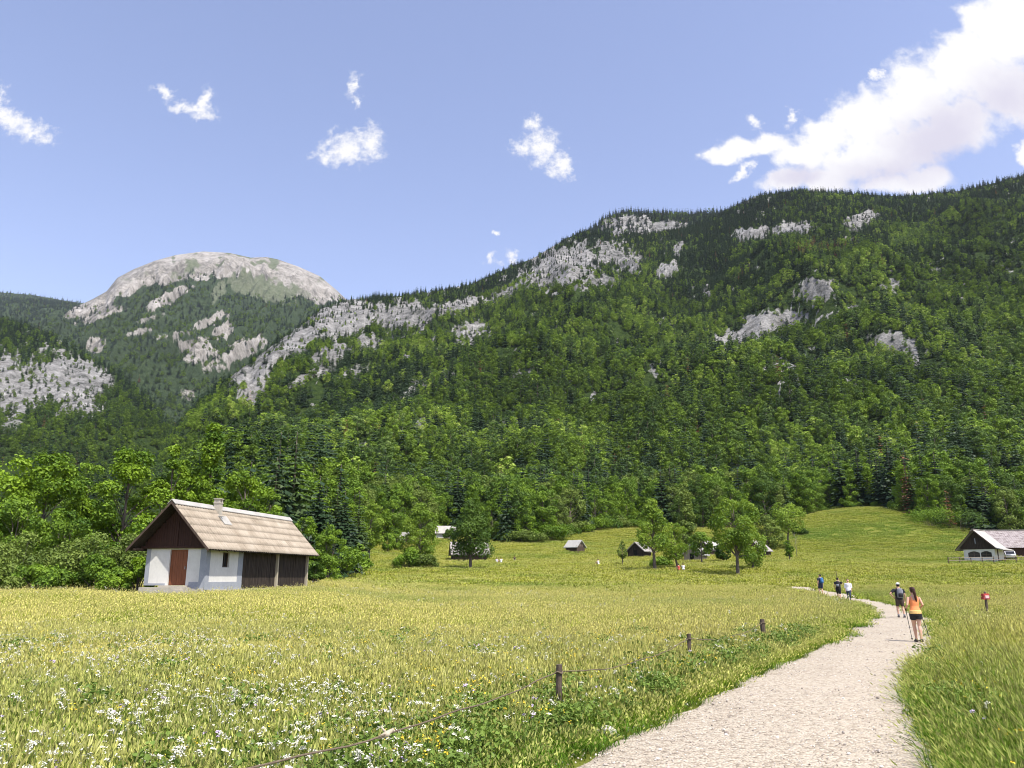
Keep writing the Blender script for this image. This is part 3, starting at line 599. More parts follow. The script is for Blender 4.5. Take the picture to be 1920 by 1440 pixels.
def c_rock(px, py):
    tl = np.interp(px, [60, 125, 150, 200, 240, 300, 340, 400, 450, 480, 520, 570, 610, 640, 660], [440, 470, 592, 572, 552, 530, 519, 516, 524, 530, 536, 556, 566, 570, 580])
    return 1.6 * sstep(9, -9, py - tl + (fbm(px/22, py/22, 5, 4) - .5) * 34)
def c_turf(px, py):
    n = fbm(px/30, py/16, 15, 4)
    return np.maximum(blobs(px, py, [(490, 540, 60, 18, 14, 1), (410, 545, 12, 20, 25, .8), (560, 545, 30, 9, 25, .6)]), .75 * sstep(.5, .7, n) * sstep(560, 500, py))
H_C = Hill('mountain', [(-250, 560), (0, 560), (60, 562), (100, 566), (130, 570), (150, 572), (175, 560), (200, 546), (220, 521), (250, 505), (290, 489), (330, 478), (380, 471.5), (430, 474), (470, 483), (500, 482), (520, 486), (560, 500), (600, 518), (630, 543), (648, 560), (700, 600), (800, 680)], [(-250, 900), (800, 1150)], [(-250, 3900), (800, 3900)], 60, 1.12, 150, 41, 1.2,
           rocks=[(318, 560, 48, 9, -27, 1), (395, 602, 40, 8, -24, .9), (418, 622, 20, 12, -30, 1), (372, 655, 36, 22, 10, .9), (455, 657, 42, 14, -28, .95), (262, 625, 20, 7, -10, .8), (180, 645, 14, 14, 0, .8), (152, 584, 26, 10, -20, 1.1), (190, 590, 50, 7, -20, .8), (400, 690, 30, 12, 0, .5), (280, 600, 24, 5, -20, .6), (330, 628, 40, 5, -10, .55), (352, 738, 16, 12, 0, .5)], rockfn=c_rock, turffn=c_turf)
H_C.build(-.85, -.10, 460, 330, 'hill_far', 'grey bare-topped summit with forest on its lower slopes')
H_D = Hill('hill', [(-250, 530), (-100, 541), (0, 548), (60, 553), (100, 560), (135, 566), (170, 570), (210, 580), (300, 640)], [(-250, 3700), (300, 3700)], [(-250, 4500), (300, 4500)], 600, .8, 60, 51, .8)
H_D.build(-.85, -.40, 120, 60, 'hill_far', 'distant wooded ridge on the skyline at the far left')

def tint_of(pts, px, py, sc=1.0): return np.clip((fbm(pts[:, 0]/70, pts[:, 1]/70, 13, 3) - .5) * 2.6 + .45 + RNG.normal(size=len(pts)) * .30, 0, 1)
p, px, py, k = H_A.trees(-.62, .72, 5.0, 1, kmin=.045)
spr = np.clip(.10 + .75 * sstep(.62, .97, k) * sstep(-.1, .25, fbm(p[:, 0]/130, p[:, 1]/130, 33, 3) - .35) + .5 * sstep(.55, .72, fbm(p[:, 0]/90, p[:, 1]/160, 38, 3)) * sstep(.1, .5, k), 0, .93)
spr = np.maximum(spr, sstep(.972, .99, k) * .9); spr = np.clip(spr + .07 + .34*sstep(.50, .66, fbm(p[:, 0]/70, p[:, 1]/70, 48, 3)), 0, .95)
rust = .12 * np.exp(-(((px - 1545)/60)**2 + ((py - 470)/10)**2)) * 3
m = (px > 330) | ((p[:, 1] > 200) & (px < 330)); p, px, py, k, spr = p[m], px[m], py[m], k[m], spr[m]; H_A.small = H_A.small[m]
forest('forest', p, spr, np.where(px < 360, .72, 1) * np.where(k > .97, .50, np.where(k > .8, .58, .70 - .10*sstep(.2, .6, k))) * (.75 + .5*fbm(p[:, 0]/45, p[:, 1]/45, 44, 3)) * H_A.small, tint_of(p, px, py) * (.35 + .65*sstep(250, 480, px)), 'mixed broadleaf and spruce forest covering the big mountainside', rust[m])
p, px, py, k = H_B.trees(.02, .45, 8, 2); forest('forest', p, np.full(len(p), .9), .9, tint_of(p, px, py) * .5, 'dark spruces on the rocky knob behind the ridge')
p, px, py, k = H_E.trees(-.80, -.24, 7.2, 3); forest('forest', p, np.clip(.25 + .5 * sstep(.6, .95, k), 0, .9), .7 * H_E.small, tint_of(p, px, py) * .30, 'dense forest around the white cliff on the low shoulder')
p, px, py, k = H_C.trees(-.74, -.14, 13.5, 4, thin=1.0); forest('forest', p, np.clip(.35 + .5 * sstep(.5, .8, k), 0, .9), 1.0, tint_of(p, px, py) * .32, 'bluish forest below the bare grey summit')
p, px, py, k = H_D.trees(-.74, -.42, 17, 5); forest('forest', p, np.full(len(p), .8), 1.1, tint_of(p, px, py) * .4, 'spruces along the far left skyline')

# ------------------------------------------------------------------ meadow: grass, flowers, verge, pebbles
def tuft(name, seed, n, rad, hmin, hmax, w, mat, bend=.35, head=.35, lean=0.0, hw=1.0, seg=3):
    r = np.random.default_rng(seed); V = []; Q = []; hA = []; vA = []
    a = r.random(n)*2*pi; q = rad*np.sqrt(r.random(n)); h = r.uniform(hmin, hmax, n); fa = r.random(n)*2*pi
    for i in range(n):
        b = np.array([q[i]*math.cos(a[i]), q[i]*math.sin(a[i]), -.02]); la = r.random()*2*pi; be = bend*h[i]*r.uniform(.2, 1.2)
        ld = np.array([math.cos(la)*be + lean*h[i], math.sin(la)*be, 0]); wd = np.array([math.cos(fa[i]), math.sin(fa[i]), 0]) * w * r.uniform(.7, 1.3); vv = r.random()
        isH = r.random() < head; base = len(V)
        lv = [(0, .8), (.4, 1), (.75, .7), (1, .12)] if not isH else [(0, .45), (.4, .4), (.8, .3), (1, .2)]
        for f, ww in lv:
            c = b + np.array([0, 0, h[i]*f*(1.18 if isH else 1)]) * (1 - .12*f*f*bend) + ld*f*f
            V += [c - wd*ww, c + wd*ww]; hA += [f, f]; vA += [vv, vv]
        for s in range(3): Q.append((base+2*s, base+2*s+1, base+2*s+3, base+2*s+2))
        if isH:
            c = b + np.array([0, 0, h[i]*1.18]) * (1 - .12*bend) + ld; d = unit(ld*.6 + np.array([0, 0, h[i]*.8])); l = r.uniform(.05, .11) * hw; k = len(V)
            s1 = unit(np.cross(d, r.normal(size=3))) * w * 2.3 * hw; s2 = np.cross(d, s1)
            V += [c - d*l*.3, c + d*l*.2 + s1, c + d*l, c + d*l*.2 - s1, c + d*l*.2 + s2, c + d*l*.2 - s2]; hA += [1.6]*6; vA += [vv]*6
            Q += [(k, k+1, k+2, k+3), (k, k+4, k+2, k+5)]
    return unlinked(name, np_mesh(name, np.array(V), [np.array(Q)], MATS[mat], attrs={'h': hA, 'v': vA}))
def herb(name, seed, n, rad, h, leaf, mat='flower_leaf'):
    r = np.random.default_rng(seed); C = np.stack([r.normal(size=14)*rad*.5, r.normal(size=14)*rad*.5, r.uniform(.25, .95, 14)*h], 1)
    V, Q, v = leaf_cloud(r, C, np.full(14, rad*.42), n, leaf, up=.3)
    V[:, 2] = np.maximum(V[:, 2], 0); return unlinked(name, np_mesh(name, V, [Q], MATS[mat], attrs={'v': v, 'h': v}))
def flower(name, seed, heads, h, rad, disc, ndisc, mat, spread):
    r = np.random.default_rng(seed); V = []; Q = []; mi = []
    for j in range(heads):
        x, y = r.normal(size=2)*spread; hh = h*r.uniform(.75, 1.15); b = len(V)
        for f in (0, 1): V += [(x*.6 + (x*.4)*f - .003, y*.6 + y*.4*f, hh*f), (x*.6 + x*.4*f + .003, y*.6 + y*.4*f, hh*f)]
        Q.append((b, b+1, b+3, b+2)); mi.append(0)
        for i in range(ndisc):
            q = rad*math.sqrt((i+.5)/ndisc); a = i*2.399; c = np.array([x + q*math.cos(a), y + q*math.sin(a), hh + .25*(rad - q) + r.normal()*.006])
            n = unit(np.array([q*math.cos(a)*6, q*math.sin(a)*6, 1.0]) + r.normal(size=3)*.35); t = unit(np.cross(n, r.normal(size=3))); bb = np.cross(n, t); s = disc*r.uniform(.7, 1.3); b = len(V)
            V += [c + t*s, c + bb*s, c - t*s, c - bb*s]; Q.append((b, b+1, b+2, b+3)); mi.append(1)
    return unlinked(name, np_mesh(name, np.array(V), [np.array(Q)], [MATS['flower_leaf'], MATS[mat]], mi=mi, attrs={'v': np.full(len(V), .5)}))
HOUSE_O = (-20.378, 49.0); HOUSE_R = -.18642
def in_house(x, y, m=.2):
    c, s = math.cos(HOUSE_R), math.sin(HOUSE_R); dx = x - HOUSE_O[0]; dy = y - HOUSE_O[1]; a = c*dx + s*dy; b = -s*dx + c*dy
    return (a > -2.3 - m) & (a < 2.3 + m) & (b > -1.1 - m) & (b < 14.5 + m)
def wedge(r, n, y0, y1, pw=1.0, um=.74):
    y = (y0**(1+pw) + r.random(n)*(y1**(1+pw) - y0**(1+pw))) ** (1/(1+pw)); u = r.uniform(-um, um, n); return u*y, y
def spread_grass(name, n, y0, y1, coll, kinds, s0, s1, label, seed, margin=-.02, pw=1.0, hedge=True, um=.74, leany=False):
    r = np.random.default_rng(seed); x, y = wedge(r, n, y0, y1, pw, um); d = pathd(x, y)
    m = (d > margin) & ~in_house(x, y); px = proj(x, y, G(x, y))[0]; m &= (y < edge(px) + 6); x, y, d = x[m], y[m], d[m]; z = G(x, y)
    pat = fbm(x*.16, y*.16, 51, 4); bands = fbm(x*.018, y*.05, 57, 4)
    tint = np.clip((pat - .5)*1.9 + (bands - .5)*1.4 + .16 + .34*sstep(26, 7, y) + r.normal(size=len(x))*.07, 0, 1)
    tint = np.clip(tint + .20*sstep(.26, .40, x/y)*sstep(120, 170, y), 0, 1)
    verge = sstep(2.6, .3, d)*sstep(75, 50, y); tint = np.clip(tint + verge*.42, 0, 1)
    right = sstep(0, 2.5, x - np.interp(y, PR[:, 1], PR[:, 0])) * sstep(20, 9, y); tint = np.clip(tint + right*.34*sstep(.40, .62, fbm(x*.4, y*.4, 64, 3)), 0, 1)
    hs = (s0 + (s1 - s0)*fbm(x*.35, y*.35, 52, 3)) * (1 if not hedge else (.55 + .45*sstep(.1, 1.0, d)))
    rot = np.stack([r.normal(size=len(x))*.10, r.normal(size=len(x))*.10, r.random(len(x))*6.28], 1)
    if leany:
        k_ = x > np.interp(y, PR[:, 1], PR[:, 0]); x, y, z, tint, hs, rot = x[k_], y[k_], z[k_], tint[k_], hs[k_], rot[k_]
    w = r.uniform(.85, 1.2, len(x)); hs = hs * np.where((x > 66) & (y > 129) & (y < 142), .35, 1)
    mx = at(1850, 41.5)[0]; hs = hs * np.where((np.abs(x - mx*y/41.5) < .8) & (y > 36) & (y < 41.8), .4, 1)
    if leany: rot[:, 2] = r.normal(size=len(x))*.9; rot[:, 1] = -.2 + r.normal(size=len(x))*.16
    return scatter(name, np.stack([x, y, z], 1), r.choice(kinds, len(x)), rot, np.stack([w, w, hs], 1), tint, coll, label, 'grass')
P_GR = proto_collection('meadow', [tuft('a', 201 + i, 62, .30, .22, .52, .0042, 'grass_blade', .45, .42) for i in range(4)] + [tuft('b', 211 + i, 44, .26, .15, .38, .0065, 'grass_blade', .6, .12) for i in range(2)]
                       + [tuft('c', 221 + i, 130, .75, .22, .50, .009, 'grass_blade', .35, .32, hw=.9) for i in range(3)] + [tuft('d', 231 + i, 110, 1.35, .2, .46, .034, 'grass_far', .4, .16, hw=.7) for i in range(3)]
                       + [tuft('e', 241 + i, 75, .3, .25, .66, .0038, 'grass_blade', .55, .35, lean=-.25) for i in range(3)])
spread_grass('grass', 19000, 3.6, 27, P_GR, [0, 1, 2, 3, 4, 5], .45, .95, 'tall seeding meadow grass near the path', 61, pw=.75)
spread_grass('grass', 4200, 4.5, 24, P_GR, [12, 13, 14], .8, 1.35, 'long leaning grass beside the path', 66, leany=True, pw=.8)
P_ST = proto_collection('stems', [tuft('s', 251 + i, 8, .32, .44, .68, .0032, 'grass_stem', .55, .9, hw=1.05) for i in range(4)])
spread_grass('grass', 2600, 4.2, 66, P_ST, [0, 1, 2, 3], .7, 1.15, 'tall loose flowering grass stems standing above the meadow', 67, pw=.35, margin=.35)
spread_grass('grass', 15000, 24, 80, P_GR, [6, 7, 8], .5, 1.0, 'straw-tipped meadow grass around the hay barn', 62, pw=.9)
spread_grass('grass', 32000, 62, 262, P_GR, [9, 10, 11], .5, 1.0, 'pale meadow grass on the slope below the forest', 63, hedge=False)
P_FL = proto_collection('bloom', [flower('u', 301 + i, 4, .40, .030, .010, 12, 'petal_white', .11) for i in range(3)] + [flower('d', 311 + i, 6, .34, .013, .009, 5, 'petal_white', .14) for i in range(2)]
                       + [flower('p', 321 + i, 3, .40, .022, .014, 9, 'petal_purple', .1) for i in range(2)] + [flower('y', 331 + i, 6, .33, .014, .010, 5, 'petal_yellow', .15) for i in range(2)]
                       + [herb('h', 341 + i, 210, .26, .34, .05) for i in range(3)])
def flowers(name, n, y0, y1, kinds, dens, seed, s0, s1, label, cat, um=.74, margin=.35):
    r = np.random.default_rng(seed); x, y = wedge(r, n, y0, y1, .8, um); d = pathd(x, y); m = (d > margin) & (r.random(n) < dens(x, y, d)) & ~in_house(x, y); x, y = x[m], y[m]
    s = r.uniform(s0, s1, len(x)); zs = s*(1.0 if cat == 'herbs' else 1.32); rot = np.stack([r.normal(size=len(x))*.12, r.normal(size=len(x))*.12, r.random(len(x))*6.28], 1)
    scatter(name, np.stack([x, y, G(x, y)], 1), r.choice(kinds, len(x)), rot, np.stack([s, s, zs], 1), r.random(len(x)), P_FL, label, cat)
isl = lambda x, y: x < np.interp(y, PL[:, 1], PL[:, 0])
flowers('flowers', 8000, 4.2, 30, [0, 0, 1, 2, 3, 4], lambda x, y, d: np.where(isl(x, y), (.25 + .75*sstep(.34, .66, fbm(x*.3, y*.3, 71, 3))) * (.34 + 1.0*sstep(-.0, -.40, x/y)) * sstep(31, 9, y), .05), 81, .66, .98, 'white umbel flowers scattered through the left meadow', 'flowers')
flowers('flowers', 3500, 20, 70, [3, 4, 0], lambda x, y, d: np.where(isl(x, y), sstep(.45, .65, fbm(x*.1, y*.14, 72, 3)) * .75, .1), 82, .8, 1.25, 'far white flowers flecking the meadow', 'flowers')
flowers('flowers', 800, 4.2, 22, [5, 6], lambda x, y, d: np.where(isl(x, y), .16, .05), 83, .65, .95, 'lilac flowers among the grass', 'flowers')
flowers('flowers', 1100, 4.2, 24, [7, 8], lambda x, y, d: .30 + .4*sstep(2, .4, d), 84, .8, 1.2, 'small yellow flowers in the grass', 'flowers')
flowers('herbs', 4200, 4.2, 26, [9, 10, 11], lambda x, y, d: np.clip(.10 + .8*sstep(3.2, .6, d)*np.where(isl(x, y), 1, .5), 0, 1), 85, .6, 1.3, 'leafy herbs along the path edge', 'herbs')
def pebble(seed):
    r = np.random.default_rng(seed); mb = MB(); mb.ball((0, 0, .2), 1, 7, (1, r.uniform(.6, .9), r.uniform(.4, .65)))
    mb.v = [tuple(np.array(p) * r.uniform(.82, 1.12)) for p in mb.v]; return unlinked('pebble', mb.mesh('pebble', MATS['pebble'], False))
P_PB = proto_collection('pebbles', [pebble(401 + i) for i in range(4)])
r = np.random.default_rng(90); x, y = wedge(r, 60000, 5.0, 45, .35, .74); d = pathd(x, y); m = (d < .12 + .5*r.random(len(d))**5); x, y, d = x[m], y[m], d[m]
m = np.ones(len(x), bool); s = np.where(r.random(len(x)) < .03, r.uniform(.016, .034, len(x)), r.uniform(.005, .015, len(x)))
scatter('gravel', np.stack([x, y, G(x, y) + .025 + .02*sstep(0, -.8, d)], 1), r.integers(0, 4, len(x)), np.stack([x*0, x*0, r.random(len(x))*6.28], 1), np.stack([s, s, s], 1), r.random(len(x)), P_PB, 'loose stones strewn over the path', 'gravel')

# ------------------------------------------------------------------ single trees
def place(name, meshes, parts, loc, s, rz, label, cat, group=None):
    o = empty(name, loc, rz, label, cat, group); o.scale = s if hasattr(s, '__len__') else (s, s, s)
    for pn, me in zip(parts, meshes): link(pn, me, o)
    return o
def copy_tree(src, loc, s, rz, label):
    o = src.copy(); COL.objects.link(o); o.location = loc; o.scale = s; o.rotation_euler = (0, 0, rz); o['label'] = label
    for ch in list(src.children):
        c = ch.copy(); COL.objects.link(c); c.parent = o
    return o
TP = ('trunk', 'crown')
def tree_at(px, Y, top, width, kind, label, seed, style='round', nleaf=5200, size=.26, t0=.2, mat='leaf_mid', z0=None, name='broadleaf_tree', rz=0, **kw):
    x, Y, z = at(px, Y); zt = CZ + te(top)*Y; H = zt - z; R = width / F * Y * .5 * .98
    me = broadleaf(seed, H, R, style, t0, nleaf, size, mat, **kw) if kind == 'b' else spruce(seed, H, R, mat=mat, **kw)
    return place(name, me, TP, (x, Y, z), 1, rz, label, 'tree')
BR = 'leaf_bright'
# the bright grove behind and left of the white barn
tree_at(-25, 62, 862, 190, 'b', 'broad leafy tree half cut off by the left edge of the photo', 501, 'spread', 11375, 0.25, .12, BR)
tree_at(62, 63, 852, 150, 'b', 'bright round-topped maple left of the white barn, above the pale bushes', 502, 'round', 12250, 0.25, .12, BR)
tree_at(150, 74, 872, 110, 'b', 'dim leafy tree in the gap between the two bright maples left of the barn', 503, 'round', 7875, 0.24, .15, 'leaf_mid')
tree_at(218, 67, 842, 160, 'b', 'wide spreading bright maple directly behind the left roof edge of the barn', 504, 'round', 14875, 0.25, .14, BR, gap=.15)
tree_at(292, 70, 832, 90, 'b', 'narrow bright tree between the wide maple and the tallest tree behind the barn', 505, 'oval', 9100, 0.25, .12, BR)
tree_at(374, 72, 802, 112, 'b', 'tallest tree, a slim tiered crown rising behind the barn roof', 506, 'tier', 13125, 0.25, .10, BR, nclump=34, crad=(.30, .5))
tree_at(335, 73, 872, 110, 'b', 'leafy tree behind the ridge of the barn roof, left of the chimney', 507, 'round', 8750, 0.24, .10, BR)
tree_at(438, 74, 884, 120, 'b', 'sunlit tree behind the barn chimney', 508, 'round', 10500, 0.24, .10, BR)
tree_at(492, 80, 922, 80, 'b', 'small bright tree showing over the right half of the barn roof', 509, 'round', 7000, 0.24, .1, BR)
tree_at(455, 98, 864, 104, 's', 'dark spruce behind the sunlit tree by the chimney', 510, mat='needle_dark', name='spruce_tree', levels=32, nb=12, sprays=6)
tree_at(110, 60, 960, 120, 'b', 'low leafy tree under the maples left of the barn', 511, 'round', 7350, 0.19, .06, 'leaf_mid', multi=3)
tree_at(15, 58, 935, 120, 'b', 'shaded leafy tree low at the left edge of the meadow', 512, 'round', 7350, 0.19, .05, 'leaf_mid', multi=3)
tree_at(590, 96, 890, 104, 's', 'tall dark spruce just right of the barn roof', 513, mat='needle_dark', name='spruce_tree', levels=36, nb=12, sprays=6)
tree_at(640, 104, 920, 88, 's', 'smaller dark spruce, second to the right of the barn', 514, mat='needle_dark', name='spruce_tree', levels=32, nb=12, sprays=6)
tree_at(668, 118, 918, 56, 's', 'pale-tipped spruce beside the two dark spruces', 515, mat='needle_pale', name='spruce_tree', levels=30, nb=11, sprays=6)
tree_at(612, 92, 985, 74, 'b', 'leafy tree at the right end of the barn, below the spruces', 516, 'round', 7350, 0.19, .06, 'leaf_mid', multi=2)
tree_at(568, 84, 965, 60, 'b', 'bright shrubby tree against the right gable of the barn', 517, 'round', 7000, 0.18, .05, BR, multi=2)
# lone trees across the meadow
tree_at(691, 132, 943, 66, 'b', 'leafy tree on a bare stem at the end of the grove, right of the barn', 521, 'oval', 4800, .30, .26, 'leaf_fresh')
tree_at(786, 122, 944, 72, 'b', 'upright leafy tree with a bush at its foot, left of the log barn', 522, 'oval', 8000, .28, .05, 'leaf_fresh', nclump=44, crad=(.30, .5))
tree_at(882, 116, 940, 98, 'b', 'dark full tree standing before the log barn', 523, 'conic', 7200, .27, .24, 'leaf_deep', nclump=40, crad=(.26, .46))
tree_at(1228, 112, 936, 82, 'b', 'open-crowned tree beside the dark hut with dead twigs low down', 524, 'conic', 4600, .28, .33, 'leaf_fresh', gap=.12, nclump=40, crad=(.24, .44))
tree_at(1270, 114, 982, 56, 'b', 'thin tree with the two sitters at its foot', 525, 'round', 2600, .26, .28, 'leaf_fresh', gap=.1, crad=(.28, .46))
tree_at(1296, 150, 916, 58, 'b', 'tall layered pale tree behind the middle huts', 526, 'tier', 5200, .34, .12, 'leaf_olive', nclump=34, crad=(.34, .5))
tree_at(1316, 138, 998, 46, 'b', 'small round tree in front of the plank-sided hut', 527, 'round', 2400, .28, .34, 'leaf_mid')
tree_at(1384, 104, 936, 96, 'b', 'irregular tree with low spreading boughs, near the middle of the meadow', 528, 'spread', 6000, .28, .32, 'leaf_fresh', gap=.16, nclump=42, crad=(.22, .42))
tree_at(1412, 112, 990, 54, 'b', 'leaning lower crown just right of the irregular meadow tree', 536, 'round', 2400, .28, .2, 'leaf_fresh', crad=(.3, .5))
tree_at(1478, 178, 946, 66, 'b', 'flat-topped tree on the slope above the huts', 529, 'spread', 3600, .36, .45, 'leaf_fresh')
tree_at(1440, 176, 968, 60, 'b', 'rounded olive tree left of the flat-topped tree', 530, 'round', 3200, .36, .25, 'leaf_olive')
tree_at(1482, 140, 1014, 20, 'b', 'little young tree on the open slope below the flat-topped tree', 531, 'round', 900, .25, .3, 'leaf_mid')
tree_at(1167, 128, 1016, 20, 'b', 'sapling left of the dark hut', 532, 'oval', 650, .22, .3, 'leaf_olive')
tree_at(727, 168, 1000, 26, 'b', 'small bushy tree, left one of the pair beside the half-hidden roof', 533, 'round', 1500, .32, .15, 'leaf_mid')
tree_at(741, 172, 992, 28, 'b', 'small bushy tree, right one of the pair beside the half-hidden roof', 534, 'round', 1500, .32, .15, 'leaf_mid')
tree_at(1355, 142, 1018, 34, 'b', 'low tree in the shade left of the far hut', 535, 'round', 1500, .28, .2, 'leaf_deep')
def bush_at(px, Y, top, width, mat, label, seed, nleaf=2600, size=.2, name='bush', group=None):
    x, Y, z = at(px, Y); H = CZ + te(top)*Y - z; R = width/F*Y*.5
    return place(name, bush_mesh(seed, H, R, nleaf, size, mat), ('stem', 'foliage'), (x, Y, z), 1, 0, label, 'bush', group)
for i, (px, Y, top, w, mt, lb) in enumerate([
    (30, 54, 985, 130, 'leaf_olive', 'pale willow bush at the left edge of the meadow'), (110, 55, 1010, 110, 'leaf_olive', 'rounded olive bush, second from the left edge'),
    (150, 55, 975, 120, 'leaf_olive', 'tall pale-green willow bush left of the barn'), (185, 52.5, 1030, 90, 'leaf_mid', 'low green bush in front of the tall willow bush'),
    (232, 53.5, 990, 90, 'leaf_olive', 'olive bush close to the left eave of the barn'), (255, 51.5, 1035, 56, BR, 'bright bush touching the left wall of the barn'),
    (70, 52, 1040, 100, 'leaf_mid', 'low dark-green bush before the willow bushes'), (-15, 51, 1030, 90, 'leaf_olive', 'bush cut by the left edge of the photo'),
    (215, 51, 1062, 60, 'leaf_mid', 'lowest bush by the left corner of the barn'), (590, 70, 1050, 26, 'leaf_deep', 'dark shrub by the right end wall of the barn'),
    (640, 98, 1020, 90, 'leaf_mid', 'bushy shrub under the spruces right of the barn'), (668, 110, 1018, 50, 'leaf_mid', 'rounded shrub at the tip of the grove'),
    (765, 119, 1024, 52, 'leaf_mid', 'bush at the foot of the upright tree'), (800, 118, 1035, 36, 'leaf_olive', 'pale-leaved bush right of the upright tree stem'),
    (845, 205, 990, 26, 'leaf_deep', 'dark round bush before the white-walled cottage'), (1240, 120, 1040, 40, 'leaf_mid', 'low scrub beside the open-crowned tree'),
    (1500, 200, 985, 26, 'leaf_deep', 'small shrub at the meadow top'), (1745, 208, 940, 86, 'leaf_bright', 'bright bush at the forest edge left of the farmhouse'), (1800, 206, 950, 90, 'leaf_deep', 'dark bush behind the farmhouse gable'), (1725, 214, 955, 60, 'leaf_mid', 'mid-green bush at the left end of the farmhouse thicket')]):
    bush_at(px, Y, top, w, mt, lb, 551 + i, 4200 if Y < 60 else 2200, .17 if Y < 60 else .3)
hb = [bush_mesh(581 + i, 5.0, 4.6, 2000, .42, m_) for i, m_ in enumerate(('leaf_bright', 'leaf_mid', 'leaf_olive'))]
hsrc = [None]*3; r = np.random.default_rng(95)
for i, px in enumerate(list(range(958, 1200, 15)) + [640, 655, 720, 750, 870, 895, 920, 940] + list(range(1210, 1290, 20)) + [1380, 1400, 1520, 1545, 1570] + list(range(1600, 1720, 22))):
    x, Y, z = at(px, float(edge(px)) + r.uniform(-2, 6)); j = int(r.integers(0, 3)); s = r.uniform(.55, 1.05) * (1.05 if 958 <= px <= 1200 else .62); lb = 'leafy bush in the low thicket along the meadow rim'
    if hsrc[j] is None: hsrc[j] = place('bush', hb[j], ('stem', 'foliage'), (x, Y, z), (s, s, s*.9), r.random()*6, lb, 'bush', 'bushes along the meadow rim')
    else: copy_tree(hsrc[j], (x, Y, z), (s*r.uniform(.8, 1.25), s, s*r.uniform(.7, 1.1)), r.random()*6, lb)
# forest edge: every front-row tree is its own tree
eb = [broadleaf(601 + i, 14, 4.4, st, .12, 4600, .42, mt, nclump=28) for i, (st, mt) in enumerate((('round', 'leaf_mid'), ('oval', 'leaf_mid'), ('round', 'leaf_deep'), ('conic', 'leaf_bright'), ('oval', 'leaf_bright'), ('round', 'leaf_olive')))]
es = [spruce(621 + i, 20, 4.6, 26, 11, 5, mt) for i, mt in enumerate(('needle_dark', 'needle_dark', 'needle_pale'))]
src = {}
def edge_tree(kind, j, px, Y, h, rz):
    lib = eb if kind == 'b' else es; base = 14 if kind == 'b' else 20; x, Y, z = at(px, Y)
    u = x / Y; zz, kk = H_A.raw(np.array([u]), np.array([Y])); z = max(z, float(zz[0])) if kk[0] > 0 else z
    s = h / base; sc = (s*r.uniform(.85, 1.2), s*r.uniform(.85, 1.2), s)
    lb = ('mid-green', 'mid-green', 'deep green', 'bright green', 'bright green', 'olive-green')[j] + ' leafy tree in the front rows of the forest edge' if kind == 'b' else ('dark', 'dark', 'pale')[j] + ' spruce in the front rows of the forest edge'
    key = (kind, j)
    if key not in src: src[key] = place('broadleaf_tree' if kind == 'b' else 'spruce_tree', lib[j], TP, (x, Y, z), sc, rz, lb, 'tree', 'trees of the forest edge')
    else: copy_tree(src[key], (x, Y, z), sc, rz, lb)
for row in range(4):
    px = 505.0 + row*5
    while px < 1990:
        Y = float(edge(px)) + 3 + row*9 + r.uniform(-3, 5); sp = .17 if not (1560 < px < 1720 or 1060 < px < 1120) else .55
        if px < 640: sp = .45
        kind = 's' if r.random() < sp else 'b'
        h = r.uniform(9, 14) + row*1.2 if kind == 'b' else r.uniform(13, 20)
        j = int(r.choice(6, p=[.26, .2, .2, .12, .10, .12])) if kind == 'b' else int(r.choice(3, p=[.45, .4, .15]))
        edge_tree(kind, j, px, Y, h, r.random()*6.28); px += r.uniform(17, 30) * (200/Y)**.5
me = spruce(641, 17, 2.2, 22, 7, 4, 'needle_rust')
x, Y, z = at(1706, 223); place('spruce_tree', me, TP, (x, Y, z), 1.0, 0, 'tall dead rust-brown spruce at the forest edge above the right meadow', 'tree')
me = spruce(642, 9, 1.8, 16, 7, 4, 'needle_rust')
x, Y, z = at(1781, 208); place('spruce_tree', me, TP, (x, Y, z+1), 1.0, 1, 'short rusty dead spruce right above the farmhouse thicket', 'tree')
def bare_sapling(px, Y, top, seed, label):
    r2 = np.random.default_rng(seed); x, Y, z = at(px, Y); H = CZ + te(top)*Y - z; mb = MB(); mb.tube([(0, 0, -.2), (.02*H, 0, .5*H), (0, .01*H, H)], [.05, .035, .008], 6)
    bm = MB()
    for i in range(16):
        h = H*r2.uniform(.4, .95); a = r2.random()*6.28; l = H*.16*r2.uniform(.6, 1.3); bm.tube([(0, 0, h), (l*.6*math.cos(a), l*.6*math.sin(a), h + l*.5), (l*math.cos(a), l*math.sin(a), h + l*1.1)], [.018, .011, .004], 4)
    o = empty('bare_sapling', (x, Y, z), 0, label, 'sapling'); mb.obj('trunk', MATS['bark_pale'], o, True); bm.obj('twigs', MATS['bark_pale'], o, True)
bare_sapling(1494, 150, 1002, 3, 'leafless young tree on the open slope right of the flat-topped tree')

